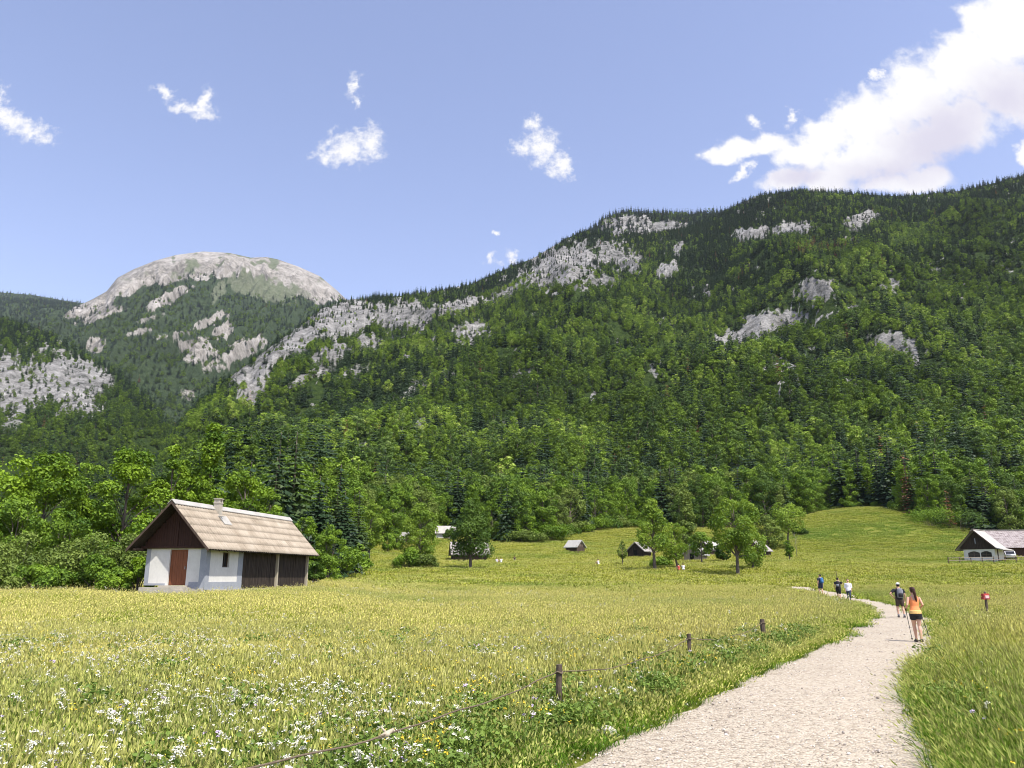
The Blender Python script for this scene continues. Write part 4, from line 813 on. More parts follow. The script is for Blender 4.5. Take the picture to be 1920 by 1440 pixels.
# ------------------------------------------------------------------ the white barn
def sheet_roof(x0, z0, x1, z1, ya, yb, courses, wl, amp, lift):
    """one slope of corrugated sheets, eave (x0,z0) to ridge (x1,z1), laid in overlapping courses"""
    n = int((yb - ya) / wl * 6); yy = np.linspace(ya, yb, n); V = []; Q = []
    d = np.array([x1-x0, z1-z0]); nrm = np.array([-d[1], d[0]]) / np.linalg.norm(d); nrm = nrm if nrm[1] > 0 else -nrm
    for c in range(courses):
        a, b = c/courses, min(1.0, (c+1.12)/courses); bs = len(V)
        for f, lf in ((a, lift), ((a+b)/2, lift*.55), (b, 0.0)):
            w = amp*np.sin(yy/wl*2*pi)
            for i in range(n): V.append((x0+d[0]*f + nrm[0]*(lf+w[i]), yy[i], z0+d[1]*f + nrm[1]*(lf+w[i])))
        for f, lf in ((a, lift-.016),):
            for i in range(n): V.append((x0+d[0]*f + nrm[0]*(lf+w[i]), yy[i], z0+d[1]*f + nrm[1]*(lf+w[i])))
        for k in range(2):
            for i in range(n-1): q = bs+k*n+i; Q.append((q, q+1, q+n+1, q+n))
        for i in range(n-1): Q.append((bs+i, bs+3*n+i, bs+3*n+i+1, bs+i+1))
    return np.array(V), np.array(Q)
hx, hy = HOUSE_O; hz = 1.1
barn = empty('barn', (hx, hy, hz), HOUSE_R, 'white plastered barn with long grey sheet roof and dark plank side', 'barn')
mb = MB(); T = .35
mb.box(-2, -.44, 0, T, .3, 2.5).box(.76, 2, 0, T, .3, 2.5).box(-.44, .76, 0, T, 2.42, 2.5)
mb.box(2-T, 2, T, 1.85, .5, 2.95).box(2-T, 2, 2.62, 4.3, .5, 2.95).box(2-T, 2, 1.85, 2.62, .5, 1.38).box(2-T, 2, 1.85, 2.62, 2.3, 2.95)
mb.box(-2, -2+T, T, 4.3, .3, 2.95)
mb.obj('wall', MATS['plaster'], barn)
for bands in (((1.62, 2.02, -.02, 0, .5, 2.5), (2, 2.02, 0, .42, .5, 2.9)), ((-2.02, -1.74, -.02, 0, .3, 2.5), (-2.02, -2, 0, .4, .3, 2.5)), ((2, 2.02, 3.72, 4.3, .5, 2.9),)):
    mb = MB()
    for q in bands: mb.box(*q)
    mb.obj('corner_band', MATS['plaster_grey'], barn)
MB().box(.98, 2.03, -.03, 0, .12, .5).box(2, 2.03, 0, 4.3, .05, .5).obj('base_band', MATS['plaster_grey'], barn); MB().box(-1.74, -.6, -.012, 0, .3, .42).obj('base_band', MATS['plaster_grey'], barn)
mb = MB(); mb.box(-2.0, 1.99, -.28, T, -.6, .12); mb.box(-1.9, 1.25, -.62, -.28, -.6, .2).box(-.7, 1.0, -.5, -.03, .2, .3).box(.45, 1.05, -.95, -.62, -.6, .06); mb.obj('step', MATS['concrete'], barn)
mb = MB(); mb.box(1.55, 2.12, T, 13.9, -.7, .05); mb.obj('plinth', MATS['concrete'], barn)
mb = MB()
for i in range(7): x0 = -.42 + i*.165; mb.box(x0, x0+.155, .10 + (i % 2)*.006, .15, .31, 2.41)
mb.box(-.42, .735, .15, .19, .31, 2.41); dr = mb.obj('door', MATS['door_wood'], barn)
MB().box(.58, .62, .05, .1, 1.25, 1.42).obj('handle', MATS['metal_grey'], dr)
mb = MB(); mb.box(1.80, 1.83, 1.85, 2.62, 1.38, 2.3); wd = mb.obj('window', MATS['recess_dark'], barn)
mb = MB(); mb.box(1.84, 1.9, 1.85, 1.91, 1.38, 2.3).box(1.84, 1.9, 2.56, 2.62, 1.38, 2.3).box(1.84, 1.9, 1.91, 2.56, 2.24, 2.3).box(1.84, 1.9, 1.91, 2.56, 1.38, 1.44).box(1.845, 1.88, 2.22, 2.25, 1.44, 2.24); mb.obj('frame', MATS['timber_dark'], wd)
r = np.random.default_rng(7); mb = MB(); y = 4.33
while y < 13.85:
    w = r.uniform(.11, .17); mb.box(1.90 + r.uniform(0, .018), 1.955 + r.uniform(0, .018), y, y+w, .06 + r.uniform(0, .08), 2.95); y += w + r.uniform(.012, .035)
mb.obj('plank_wall', MATS['timber_black'], barn)
mb = MB(); mb.box(1.5, 1.7, 4.3, 13.8, .1, 2.95); mb.box(-2, -1.9, 4.3, 13.8, .1, 2.95); mb.box(-1.9, 1.5, 13.7, 13.8, .1, 2.9); mb.prism([(-1.95, 2.9), (1.95, 2.9), (0, 5.0)], 'y', 13.7, 13.8); mb.obj('inner_wall', MATS['timber_black'], barn)
for y in (8.95, 13.82): MB().box(1.96, 2.13, y, y+.17, .05, 2.9).obj('post', MATS['timber_pale'], barn)
mb = MB(); r = np.random.default_rng(8); x = -2.12
while x < 2.6:
    w = r.uniform(.13, .19); xm = x + w/2
    mb.box(x, x+w-.012, -.10 + r.uniform(0, .012), -.05, 2.5, 5.13 - 1.053*max(abs(x), abs(x+w))); x += w
mb.obj('gable', MATS['timber_red'], barn)
mb = MB(); mb.box(-2.35, 2.35, -.16, -.10, 2.48, 2.62).box(-.07, .07, -.15, -.10, 2.62, 4.9); mb.obj('tie_beam', MATS['timber_red'], barn)
mb = MB(); mb.box(-2.42, -2.22, -.85, -.10, 2.36, 2.5)
for y in np.arange(.3, 13.8, .9): mb.prism([(2.02, 2.78), (2.62, 2.30), (2.62, 2.40), (2.02, 2.92)], 'y', y, y+.11)
mb.obj('rafter', MATS['timber_dark'], barn)
# roof deck, sheets, ridge, verge boards
mb = MB()
for s in (-1, 1): mb.prism([(s*2.66, 2.34), (s*2.66, 2.42), (0, 5.22), (0, 5.13)][::s], 'y', -1.0, 14.62)
rf = mb.obj('roof', MATS['timber_black'], barn)
for s in (-1, 1):
    V, Q = sheet_roof(s*2.72, 2.415, s*.02, 5.27, -1.04, 14.66, 6, .30, .030, .003)
    link('roof_sheet', np_mesh('roof_sheet', V, [Q if s > 0 else Q[:, ::-1]], MATS['roof_sheet'], smooth=True), rf)
mb = MB(); mb.prism([(-.22, 5.12), (0, 5.36), (.22, 5.12), (.2, 5.16), (0, 5.4), (-.2, 5.16)][::-1], 'y', -1.06, 14.68); mb.v = [tuple(v) for v in mb.v]
mb2 = MB()
for s in (-1, 1): mb2.prism([(0, 5.34), (s*.26, 5.09), (s*.26, 5.13), (0, 5.40)][::-s], 'y', -1.06, 14.68)
mb2.obj('ridge_cap', MATS['roof_white'], rf)
mb = MB()
for s in (-1, 1): mb.prism([(0, 5.10), (0, 5.26), (s*2.72, 2.43), (s*2.72, 2.24)][::s], 'y', -1.08, -1.04)
mb.obj('verge_board', MATS['timber_dark'], rf)
mb = MB(); mb.box(.12, .52, 3.40, 3.80, 4.3, 5.50); mb.box(.09, .55, 3.37, 3.83, 5.50, 5.57)
for a, b in ((.12, 3.40), (.43, 3.40), (.12, 3.71), (.43, 3.71)): mb.box(a, a+.09, b, b+.09, 5.57, 5.78)
mb.box(.21, .43, 3.42, 3.46, 5.57, 5.78); mb.box(.08, .56, 3.36, 3.84, 5.78, 5.83)
ch = mb.obj('chimney', MATS['concrete'], rf)
MB().box(.22, .42, 3.50, 3.70, 5.575, 5.77).obj('flue', MATS['recess_dark'], ch)
MB().box(-.05, .95, 3.2, 3.32, 4.62, 4.68).prism([(.68, 4.62), (1.12, 4.10), (1.15, 4.14), (.68, 4.70)], 'y', 3.2, 4.12).obj('flashing', MATS['roof_white'], ch)

# ------------------------------------------------------------------ huts, cottages and the right-hand farm
def hut(label, px, Y, rz, w, l, hw, hr, wallm, roofm, cat='hut', name='hay_hut', over=.45, gablem=None, door=True, seed=1, win=False, z=None):
    x, Y, zg = at(px, Y); o = empty(name, (x, Y, (zg if z is None else z) - .05), math.radians(rz), label, cat); r = np.random.default_rng(seed)
    mb = MB(); t = .16; x2 = w/2
    mb.box(-x2, x2, 0, t, -.6, hw).box(-x2, x2, l-t, l, -.6, hw).box(-x2, -x2+t, t, l-t, -.6, hw).box(x2-t, x2, t, l-t, -.6, hw)
    if gablem is None:
        for y0, y1 in ((.001, t-.001), (l-t+.001, l-.001)): mb.prism([(-x2, hw), (x2, hw), (0, hr-.06)], 'y', y0, y1)
    mb.obj('wall', MATS[wallm], o)
    if wallm.startswith('timber'):
        mb = MB()
        for y0, y1, ax in ((-.035, 0, 0), ):
            xx = -x2
            while xx < x2 - .05: q = r.uniform(.16, .24); q = min(q, x2-xx); mb.box(xx, xx+q-.03, -.035 - r.uniform(0, .02), -.002, -.3, hw + (hr-hw-.15)*(1 - max(abs(xx), abs(xx+q))/x2)); xx += q
        for s in (-1, 1):
            yy = .02
            while yy < l - .1:
                q = min(r.uniform(.16, .24), l-yy); a, b = (x2+.002, x2+.037) if s > 0 else (-x2-.037, -x2-.002); mb.box(a, b, yy, yy+q-.03, -.3, hw-.02); yy += q
        mb.obj('boarding', MATS[wallm], o)
    if gablem:
        mb = MB()
        for y0, y1 in ((-.04, t), (l-t, l+.04)): mb.prism([(-x2-.25, hw), (x2+.25, hw), (0, hr-.05)], 'y', y0, y1)
        mb.obj('gable', MATS[gablem], o)
    sl = (hr - hw)/x2; e = x2 + over; ze = hr - sl*e; mb = MB()
    for s in (-1, 1): mb.prism([(0, hr), (0, hr+.14), (s*e, ze+.10), (s*e, ze-.02)][::s], 'y', -over, l+over)
    rf = mb.obj('roof', MATS[roofm], o)
    mb = MB(); y = -over
    k = max(2, int(l / .9)); step = (l + 2*over)/k
    for i in range(k):
        for s in (-1, 1): mb.prism([(s*.04, hr+.135), (s*.04, hr+.175), (s*(e+.03), ze+.135), (s*(e+.03), ze+.085)][::s], 'y', -over-.02+i*step+.02, -over+(i+1)*step-.03)
    mb.obj('roof_boards', MATS[roofm], rf)
    if door:
        MB().box(-.4, .4, -.07, -.04, -.1, min(1.75, hw)).obj('door', MATS['recess_dark' if wallm.startswith('timber') else 'door_wood'], o)
    if win:
        f = MB().box(x2+.003, x2+.03, l*.3, l*.3+.7, .9, 1.6).obj('window', MATS['glass_dark'], o)
    return o
hut('little grey-roofed hay hut alone on the slope, left of the dark huts', 1089, 171, 48, 2.7, 3.0, 1.35, 2.55, 'timber_dark', 'roof_white', over=.35, seed=2, gablem='timber_grey', door=False)
hut('near-black plank hut left of the open-crowned tree', 1192, 160, -32, 3.3, 4.0, 1.55, 3.0, 'timber_black', 'roof_shingle', over=.4, seed=3)
hut('brown plank-sided hut with pale right roof slope behind the thin trees', 1298, 148, -35, 3.0, 3.6, 1.5, 3.1, 'timber_grey', 'roof_white', over=.4, seed=4)
hut('hut behind the plank-sided hut, mostly its pale roof showing', 1322, 166, -52, 2.8, 3.8, 1.5, 2.9, 'timber_dark', 'roof_white', over=.4, seed=5)
hut('dark hut half hidden behind the irregular tree', 1413, 156, -38, 3.6, 4.4, 1.5, 3.1, 'timber_black', 'roof_shingle', over=.4, seed=6)
hut('long weathered log barn behind the dark full tree', 848, 148, -80, 3.8, 6.2, 1.5, 3.3, 'timber_dark', 'roof_shingle', 'barn', 'log_barn', over=.5, seed=7)
hut('white-walled cottage with a pale roof up against the forest', 818, 209, -86, 4.0, 4.8, 1.5, 3.2, 'plaster', 'roof_white', 'cottage', 'cottage', over=.35, seed=8, win=True)
hut('hut roof peeking from behind the upright tree, below the forest', 764, 192, 52, 2.8, 3.6, 1.1, 2.6, 'timber_dark', 'roof_white', over=.35, seed=9)
hut('small grey roof among the trees above the right farm', 1763, 262, -40, 3.6, 4.0, 2.0, 3.6, 'timber_dark', 'roof_white', over=.4, seed=10)
# farmhouse with arched windows
x, Y, z = at(1838, 138); FZ = z
fh = empty('farmhouse', (x, Y, z - .05), math.radians(-46), 'white farmhouse with two arched windows and a black gable', 'house')
mb = MB(); W2 = 2.4; HW = 2.05; L = 5.0
mb.box(-W2, -1.75, 0, .3, -.8, HW).box(.2-.1, .1+.14, 0, .3, .75, 1.75).box(1.9, W2, 0, .3, -.8, HW).box(-1.75, 1.9, 0, .3, -.8, .75).box(-1.75, 1.9, 0, .3, 1.75, HW)
mb.box(-W2, -W2+.3, .3, L, -.8, HW).box(-W2+.3, W2, L-.3, L, -.8, HW).box(W2-.3, W2, .3, 1.3, -.8, HW).box(W2-.3, W2, 2.1, L-.3, -.8, HW).box(W2-.3, W2, 1.3, 2.1, 1.9, HW)
mb.obj('wall', MATS['plaster'], fh)
for xa, xb in ((-1.75, .1), (.24, 1.9)):
    pr = [(xa, .75), (xb, .75), (xb, 1.45)] + [(xb + (xa-xb)*f, 1.45 + .27*math.sin(pi*f)) for f in np.linspace(.1, .9, 7)] + [(xa, 1.45)]
    wn_ = MB().prism(pr, 'y', .12, .15).obj('window', MATS['glass_dark'], fh)
    b = MB(); xm = (xa+xb)/2; b.box(xm-.04, xm+.04, .08, .118, .76, 1.7).box(xa+.02, xm-.04, .085, .118, 1.12, 1.17).box(xm+.04, xb-.02, .085, .118, 1.12, 1.17); b.obj('frame', MATS['timber_dark'], wn_)
    sp_ = [(xa, 1.46)] + [(xb + (xa-xb)*f, 1.46 + .27*math.sin(pi*f)) for f in np.linspace(.95, .05, 9)] + [(xb, 1.46), (xb, 1.75), (xa, 1.75)]
    MB().prism(sp_[::-1], 'y', .03, .28).obj('arch', MATS['plaster'], wn_)
MB().box(W2-.22, W2-.18, 1.3, 2.1, -.05, 1.9).obj('door', MATS['recess_dark'], fh)
MB().tube([(W2+.35, .35, -.3), (W2+.35, .35, 2.0)], .07, 8).obj('porch_post', MATS['timber_dark'], fh)
mb = MB(); mb.prism([(-W2-.45, HW), (W2+.3, HW), (W2-.2, HW+.42), (-.35, 5.05), (-W2-.4, HW+.35)], 'y', -.10, .2); gb = mb.obj('gable', MATS['timber_black'], fh)
MB().box(-.42, -.3, -.14, -.10, 3.0, 3.9).obj('gable_slit', MATS['plaster_grey'], gb)
mb = MB(); mb.prism([(-.35, 5.25), (-.35, 5.38), (-W2-1.05, 2.02), (-W2-1.05, 1.88)], 'y', -.8, L+.5); mb.prism([(-.35, 5.25), (W2+.4, 2.15), (W2+.4, 2.30), (-.35, 5.38)], 'y', -.8, L+.5); mb.prism([(W2+.4, 2.15), (W2+1.5, 1.82), (W2+1.5, 1.95), (W2+.4, 2.30)], 'y', -.8, L+.5)
rf = mb.obj('roof', MATS['roof_white'], fh)
mb = MB(); mb.prism([(-.35, 5.12), (-.35, 5.40), (-W2-1.08, 2.04), (-W2-1.08, 1.80)], 'y', -.86, -.80); mb.prism([(-.35, 5.12), (W2+.4, 2.06), (W2+.4, 2.32), (-.35, 5.40)], 'y', -.86, -.80); mb.obj('verge_board', MATS['timber_dark'], rf)
MB().box(-.5, -.2, -.9, L+.55, 5.38, 5.5).obj('ridge_cap', MATS['roof_shingle'], rf)
# long barn behind it
x, Y, z = at(1846, 150)
lb = empty('long_barn', (x, Y, FZ - .05), math.radians(-3), 'long dark wooden barn with pinkish ribbed roof, cut off at the right', 'barn')
MB().box(.6, 17, .6, 6.4, -.8, .95).obj('base_wall', MATS['concrete'], lb)
b = MB(); xx = .6
while xx < 17: b.box(xx, xx+.23, .55, .62, .95, 2.75); xx += .25
b.box(.62, 17, .63, 6.4, .95, 2.75); b.prism([(.6, 2.75), (6.4, 2.75), (3.5, 5.9)], 'x', .62, .8); b.obj('wall', MATS['timber_red'], lb)
for xx in (6.9, 10.5): MB().box(xx, xx+.6, .57, .599, .25, .65).obj('window', MATS['glass_dark'], lb)
n = 400; xs_ = np.linspace(-.1, 17.4, n); wv = .045*np.abs(np.sin(xs_*pi/.42))
V = []
for f in (0, 1): V += [(xs_[i], 0 + 3.5*f, 2.72 + 3.35*f + wv[i]) for i in range(n)]
V += [(xs_[i], 7.0, 2.72 + wv[i]) for i in range(n)]
Q = [(i, i+1, n+i+1, n+i) for i in range(n-1)] + [(n+i, n+i+1, 2*n+i+1, 2*n+i) for i in range(n-1)]
rf = link('roof', np_mesh('roof', np.array(V), [np.array(Q)], MATS['roof_ribbed']), lb)
MB().box(-.12, 17.4, 3.35, 3.65, 6.1, 6.2).obj('ridge_cap', MATS['roof_white'], rf)
MB().box(-.14, -.1, 2.9, 4.1, 5.3, 5.95).obj('gable_board', MATS['timber_red'], lb)
# rail fence before the farm
x0, Y0, z0 = at(1779, 133.5); x1, Y1, z1 = at(1990, 135)
fe = empty('rail_fence', (x0, Y0, z0), math.atan2(Y1-Y0, x1-x0), 'low wooden rail fence in front of the farmhouse', 'fence')
Lf = math.hypot(x1-x0, Y1-Y0); dz = (z1-z0)/Lf
npost = 11
for i in range(npost):
    xx = Lf*i/(npost-1); MB().box(xx-.06, xx+.06, -.06, .06, dz*xx-.4, dz*xx+1.12).obj('fence_post', MATS['post_wood'], fe)
for h in (.60, 1.0):
    MB().prism([(0, h-.05), (Lf, h-.05+dz*Lf), (Lf, h+.05+dz*Lf), (0, h+.05)], 'y', -.10, -.062).obj('rail', MATS['timber_grey'], fe)
# parked car
x, Y, z = at(1895, 141)
car = empty('parked_car', (x, Y, z), math.radians(-118), 'white parked car beside the farmhouse porch, half behind the fence', 'car')
prof = [(-1.9, .35), (1.9, .35), (1.95, .7), (1.7, .88), (.95, .95), (.45, 1.42), (-1.1, 1.45), (-1.75, .98), (-1.95, .85)]
mb = MB(); mb.prism([(p[0], p[1]) for p in prof], 'y', -.78, .78)
mb.obj('body', MATS['car_paint'], car)
MB().prism([(.88, .98), (.42, 1.36), (-1.05, 1.38), (-1.55, 1.0)], 'y', -.79, .79).obj('side_window', MATS['glass_dark'], car)
MB().prism([(1.0, .97), (.50, 1.40), (.47, 1.38), (.96, .95)], 'y', -.66, .66).obj('windscreen', MATS['glass_dark'], car)
for xx in (-1.2, 1.25):
    for yy in (-.74, .74):
        wh = MB().tube([(xx, yy-.1, .32), (xx, yy+.1, .32)], .32, 16).obj('wheel', MATS['rubber'], car)
        MB().tube([(xx, yy-.11, .32), (xx, yy+.11, .32)], .19, 12).obj('rim', MATS['metal_grey'], wh)
for yy in (-.6, .45): MB().box(1.85, 1.95, yy, yy+.2, .62, .76).obj('headlight', MATS['petal_white'], car)

# ------------------------------------------------------------------ rope fence, posts, marker, stone
FP = [(-1.95, 4.5), (.61, 11.3), (3.57, 16.7), (6.92, 22.7)]; tops = []
labs = [None, 'nearest weathered post of the rope fence, rope tied near its top', 'slim middle post of the rope fence', 'far thick post of the rope fence, near the bend of the path']
for i, (x, y) in enumerate(FP):
    z = float(G(x, y)); h = [.68, .76, .74, .76][i]; w = [.04, .044, .042, .072][i]; tops.append(Vector((x, y, z + h - .10)))
    if i == 0: tops[0].z = z + .80; continue
    mb = MB(); r = np.random.default_rng(i); ln = [(0, 0), (.03, -.01), (.015, .01), (-.02, .0)][i]
    secs = [(ln[0]*f + r.normal()*.003, ln[1]*f + r.normal()*.003, -.35 + (h + .35)*f, w*(1 - .06*f), w*(.95 - .06*f)) for f in np.linspace(0, 1, 9)]; mb.rings(secs, 9)
    o = empty('fence_post', (x, y, z), r.random(), labs[i], 'fence post', 'posts of the rope fence beside the path'); mb.obj('post_shaft', MATS['post_wood'], o)
    b = MB(); b.tube([(w*1.05*math.cos(a) + ln[0]*.85, w*1.05*math.sin(a) + ln[1]*.85, h - .10 + .012*math.sin(2*a)) for a in np.linspace(0, 2*pi, 15)], .013, 6); b.obj('rope_loop', MATS['rope_fibre'], o)
def sag(a, b, s, n=26):
    r = np.random.default_rng(int(abs(a.x*100))); return [a.lerp(b, f) + Vector((0, 0, -4*s*f*(1-f))) + Vector((0, 0, math.sin(f*37)*.006 + math.sin(f*15)*.01)) for f in np.linspace(0, 1, n)]
rope = empty('fence_rope', tuple(tops[1]), 0, 'dark sagging rope strung between the low posts beside the path', 'rope')
for i in range(3):
    pts = [p - tops[1] for p in sag(tops[i], tops[i+1], (.10, .15, .16)[i])]
    MB().tube(pts, .0078, 7).obj('rope_span', MATS['rope_fibre'], rope, True)
    if i == 0:
        k = pts[9]; mb = MB(); mb.ball(k, .027, 9, (1.2, 1, .9)); mb.tube([k + Vector((-.06, -.03, -.02)), k, k + Vector((.05, .05, .03))], [.012, .026, .012], 7); mb.tube([k + Vector((-.01, 0, .02)), k + Vector((-.05, .02, .055))], [.012, .006], 6)
        mb.obj('knot', MATS['timber_pale'], rope, True)
x, Y, z = hit(1145, 1388); mb = MB(); mb.ball((0, 0, .035), .13, 10, (1, .7, .55)); r = np.random.default_rng(4); mb.v = [tuple(np.array(p)*r.uniform(.86, 1.1)) for p in mb.v]
tag(mb.obj('stone', MATS['limestone'], loc=(x-.05, Y, z + .02)), 'pale lump of limestone at the left edge of the path', 'stone')
x, Y, z = at(1852, 41.5); o = empty('trail_marker', (x, Y, z), .15, 'dark wooden marker post with a red top in the right meadow', 'marker post')
mb = MB(); mb.rings([(.02*f, 0, -.4 + 1.22*f, .065, .06) for f in np.linspace(0, 1, 6)], 8); mb.obj('post_shaft', MATS['post_wood'], o)
cp = MB().box(-.17, .19, -.10, .09, .80, .93).box(-.15, .17, -.095, .085, .955, 1.09).box(-.12, .14, -.08, .07, .93, .955).obj('red_cap', MATS['sign_red'], o)
MB().box(-.08, .12, -.13, -.101, .86, 1.0).box(-.165, .185, -.112, -.101, .915, .93).obj('pale_mark', MATS['sign_pale'], cp)
MB().rings([(.02, 0, 1.09, .06, .06), (.02, 0, 1.16, .045, .045), (.02, 0, 1.19, .015, .015)], 8).obj('post_tip', MATS['post_wood'], o)
x, Y, z = at(1843, 41.2); mb = MB(); mb.rings([(0, 0, -.3, .07, .07), (0, 0, .30, .065, .065), (.01, 0, .36, .05, .05)], 9); tag(mb.obj('stub', MATS['post_wood'], loc=(x, Y, z)), 'short dark stump left of the red-topped marker', 'stub')  # short dark upright cylinder, narrower at the top
x, Y, z = at(1571, 78); mb = MB(); mb.tube([(0, 0, -.3), (.02, 0, .8), (.0, 0, 1.75)], [.035, .03, .022], 7); mb.tube([(.02, 0, 1.0), (.10, .02, 1.3)], [.014, .008], 5); tag(mb.obj('stake', MATS['post_wood'], loc=(x, Y, z)), 'thin tall wooden stake behind the walker in black', 'stake')

# ------------------------------------------------------------------ people
def fuse(name, mb, mat, vox, parent, smooth_it=4):
    """weld overlapping volumes into one continuous skin"""
    tmp = mb.obj('tmp', mat); m = tmp.modifiers.new('r', 'REMESH'); m.mode = 'VOXEL'; m.voxel_size = vox; m.use_smooth_shade = True
    if smooth_it: s = tmp.modifiers.new('s', 'SMOOTH'); s.factor = .5; s.iterations = smooth_it
    bpy.context.view_layer.update(); dg = bpy.context.evaluated_depsgraph_get()
    me = bpy.data.meshes.new_from_object(tmp.evaluated_get(dg)); me.name = name
    old = tmp.data; bpy.data.objects.remove(tmp); bpy.data.meshes.remove(old)
    if not me.materials: me.materials.append(mat)
    return link(name, me, parent)
def V3(*a): return Vector(a)
TOR_F = [(.80, .125, .10, 0), (.88, .165, .115, -.005), (.96, .160, .115, -.005), (1.05, .130, .095, 0), (1.12, .118, .085, .005), (1.22, .138, .10, .01), (1.31, .155, .10, .008), (1.38, .150, .085, 0), (1.425, .09, .065, -.005), (1.46, .048, .05, 0), (1.53, .045, .05, .012)]
TOR_M = [(.80, .13, .105, 0), (.88, .165, .12, 0), (.96, .165, .12, 0), (1.05, .155, .11, .005), (1.14, .155, .11, .008), (1.25, .175, .12, .01), (1.34, .19, .115, .005), (1.40, .17, .09, 0), (1.445, .10, .07, 0), (1.48, .058, .06, 0), (1.55, .055, .06, .012)]
class Body:
    """joints in metres, person faces +Y, x to the right"""
    def __init__(s, H=1.70, fem=True, hips=(0, 0, 0), lean=0.0, feet=((-.09, .0), (.09, .0)), knees=None, hands=None, elbows=None, head_turn=0):
        s.k = H / 1.70; s.fem = fem; s.tor = TOR_F if fem else TOR_M; s.hip = V3(*hips); s.lean = lean; s.turn = head_turn
        sw = .165 if fem else .195
        s.sh = [s.T(V3(-sw, 0, 1.385)), s.T(V3(sw, 0, 1.385))]; s.hj = [V3(-.082, 0, .88) + s.hip, V3(.082, 0, .88) + s.hip]
        s.an = [V3(f[0], f[1], .085 + (f[2] if len(f) > 2 else 0)) for f in feet]
        s.kn = [V3(*k) for k in knees] if knees else [(a + h) * .5 + V3(0, .03, .04) for a, h in zip(s.an, s.hj)]
        s.el = [V3(*e) for e in elbows] if elbows else [s.sh[0] + V3(-.05, -.03, -.28), s.sh[1] + V3(.05, -.03, -.28)]
        s.ha = [V3(*h) for h in hands] if hands else [s.el[0] + V3(-.01, .06, -.24), s.el[1] + V3(.01, .06, -.24)]
    def T(s, p): return V3(p.x, p.y + s.lean * (p.z - .9), p.z) + s.hip
    def secs(s, z0, z1, inf): return [(s.hip.x, y + s.lean*(z - .9) + s.hip.y, z + s.hip.z, a + inf, b + inf) for z, a, b, y in s.tor if z0 <= z <= z1]
    def arm(s, mb, i, t0=0, t1=1, inf=0):
        a, e, h = s.sh[i], s.el[i], s.ha[i]; m = .9 if s.fem else 1.12
        P = [a, a.lerp(e, .3), a.lerp(e, .65), e, e.lerp(h, .3), e.lerp(h, .7), h]; Rr = [.050, .046, .041, .035, .037, .031, .024]; f = [0, .15, .33, .5, .65, .85, 1]
        k = [j for j in range(7) if t0 <= f[j] <= t1]; mb.tube([P[j] for j in k], [Rr[j]*m + inf for j in k], 10)
    def leg(s, mb, i, t0=0, t1=1, inf=0):
        h, k_, a = s.hj[i], s.kn[i], s.an[i]; m = 1.0 if s.fem else 1.04; d = (a - k_).normalized(); back = V3(0, -.018, 0)
        P = [h + V3(0, 0, .05), h.lerp(k_, .15), h.lerp(k_, .45), h.lerp(k_, .8), k_, k_.lerp(a, .28) + back, k_.lerp(a, .6) + back*.5, k_.lerp(a, .9), a]
        Rr = [.088, .090, .078, .060, .053, .056, .044, .034, .035]; f = [0, .08, .25, .42, .5, .64, .8, .95, 1]
        k = [j for j in range(9) if t0 <= f[j] <= t1]; mb.tube([P[j] for j in k], [Rr[j]*m + inf for j in k], 12)
    def hand(s, mb, i, grip=True):
        e, h = s.el[i], s.ha[i]; d = (h - e).normalized(); side = d.cross(V3(0, 1, 0)).normalized() if abs(d.y) < .95 else V3(1, 0, 0); up = side.cross(d); sg = -1 if i == 0 else 1
        pc = h + d*.045; mb.tube([h - d*.01, h + d*.03, h + d*.075, h + d*.085], [.022, .034, .036, .02], 10, True, [.018, .018, .016, .01])
        for q, ln in enumerate((.062, .072, .068, .052)):
            b = h + d*.078 + side*((q - 1.5)*.0185); c1 = up * (-.035 if grip else -.012)*1.0
            mb.tube([b - d*.01, b + d*ln*.45 + c1*.35, b + d*ln*.8 + c1*1.1, b + d*ln*(.75 if grip else 1.0) + c1*(1.9 if grip else 1.6)], [.0095, .009, .0085, .007], 7)
        b = h + d*.03 + side*(.030*-sg); mb.tube([b, b + side*(-sg*.022) + d*.022 - up*.008, b + side*(-sg*.024) + d*.05 - up*.022], [.011, .0105, .008], 7)
    def headc(s): return s.T(V3(0, .02, 1.60))
    def head(s, mb):
        c = s.headc(); ct, st = math.cos(s.turn), math.sin(s.turn); m2 = MB()
        m2.rings([(0, .012, -.115, .030, .035), (0, .022, -.098, .050, .062), (0, .016, -.06, .066, .082), (0, .004, -.01, .074, .094), (0, -.004, .04, .075, .097), (0, -.006, .075, .062, .082), (0, -.006, .100, .034, .05), (0, -.006, .108, .01, .015)], 18)
        m2.tube([(0, .088, .012), (0, .108, -.018), (0, .106, -.034), (0, .085, -.040)], [.008, .013, .015, .008], 8)
        m2.tube([(-.024, .086, -.066), (0, .093, -.066), (.024, .086, -.066)], [.006, .010, .006], 6)
        for q in (-1, 1): m2.tube([(q*.074, -.005, -.035), (q*.083, -.012, -.005), (q*.080, -.014, .022)], [.010, .015, .010], 7); m2.tube([(q*.012, .088, .022), (q*.034, .086, .026), (q*.052, .074, .020)], [.006, .009, .006], 6)
        m2.v = [(c.x + ct*x - st*y, c.y + st*x + ct*y, c.z + z) for x, y, z in m2.v]; mb.add(m2.v, m2.f)
    def foot_shoe(s, mb, i, yaw=0.):
        a = s.an[i]; p = a - V3(0, 0, .085); q = [V3(0, -.075, .045), V3(0, -.03, .055), V3(0, .05, .048), V3(0, .12, .035), V3(0, .165, .028)]
        rot = Matrix.Rotation(yaw, 3, 'Z'); mb.tube([p + rot @ v for v in q], [.034, .042, .044, .042, .02], 10, True, [.040, .052, .044, .032, .018]); mb.tube([a + V3(0, 0, .02), a - V3(0, 0, .04)], [.044, .046], 10)
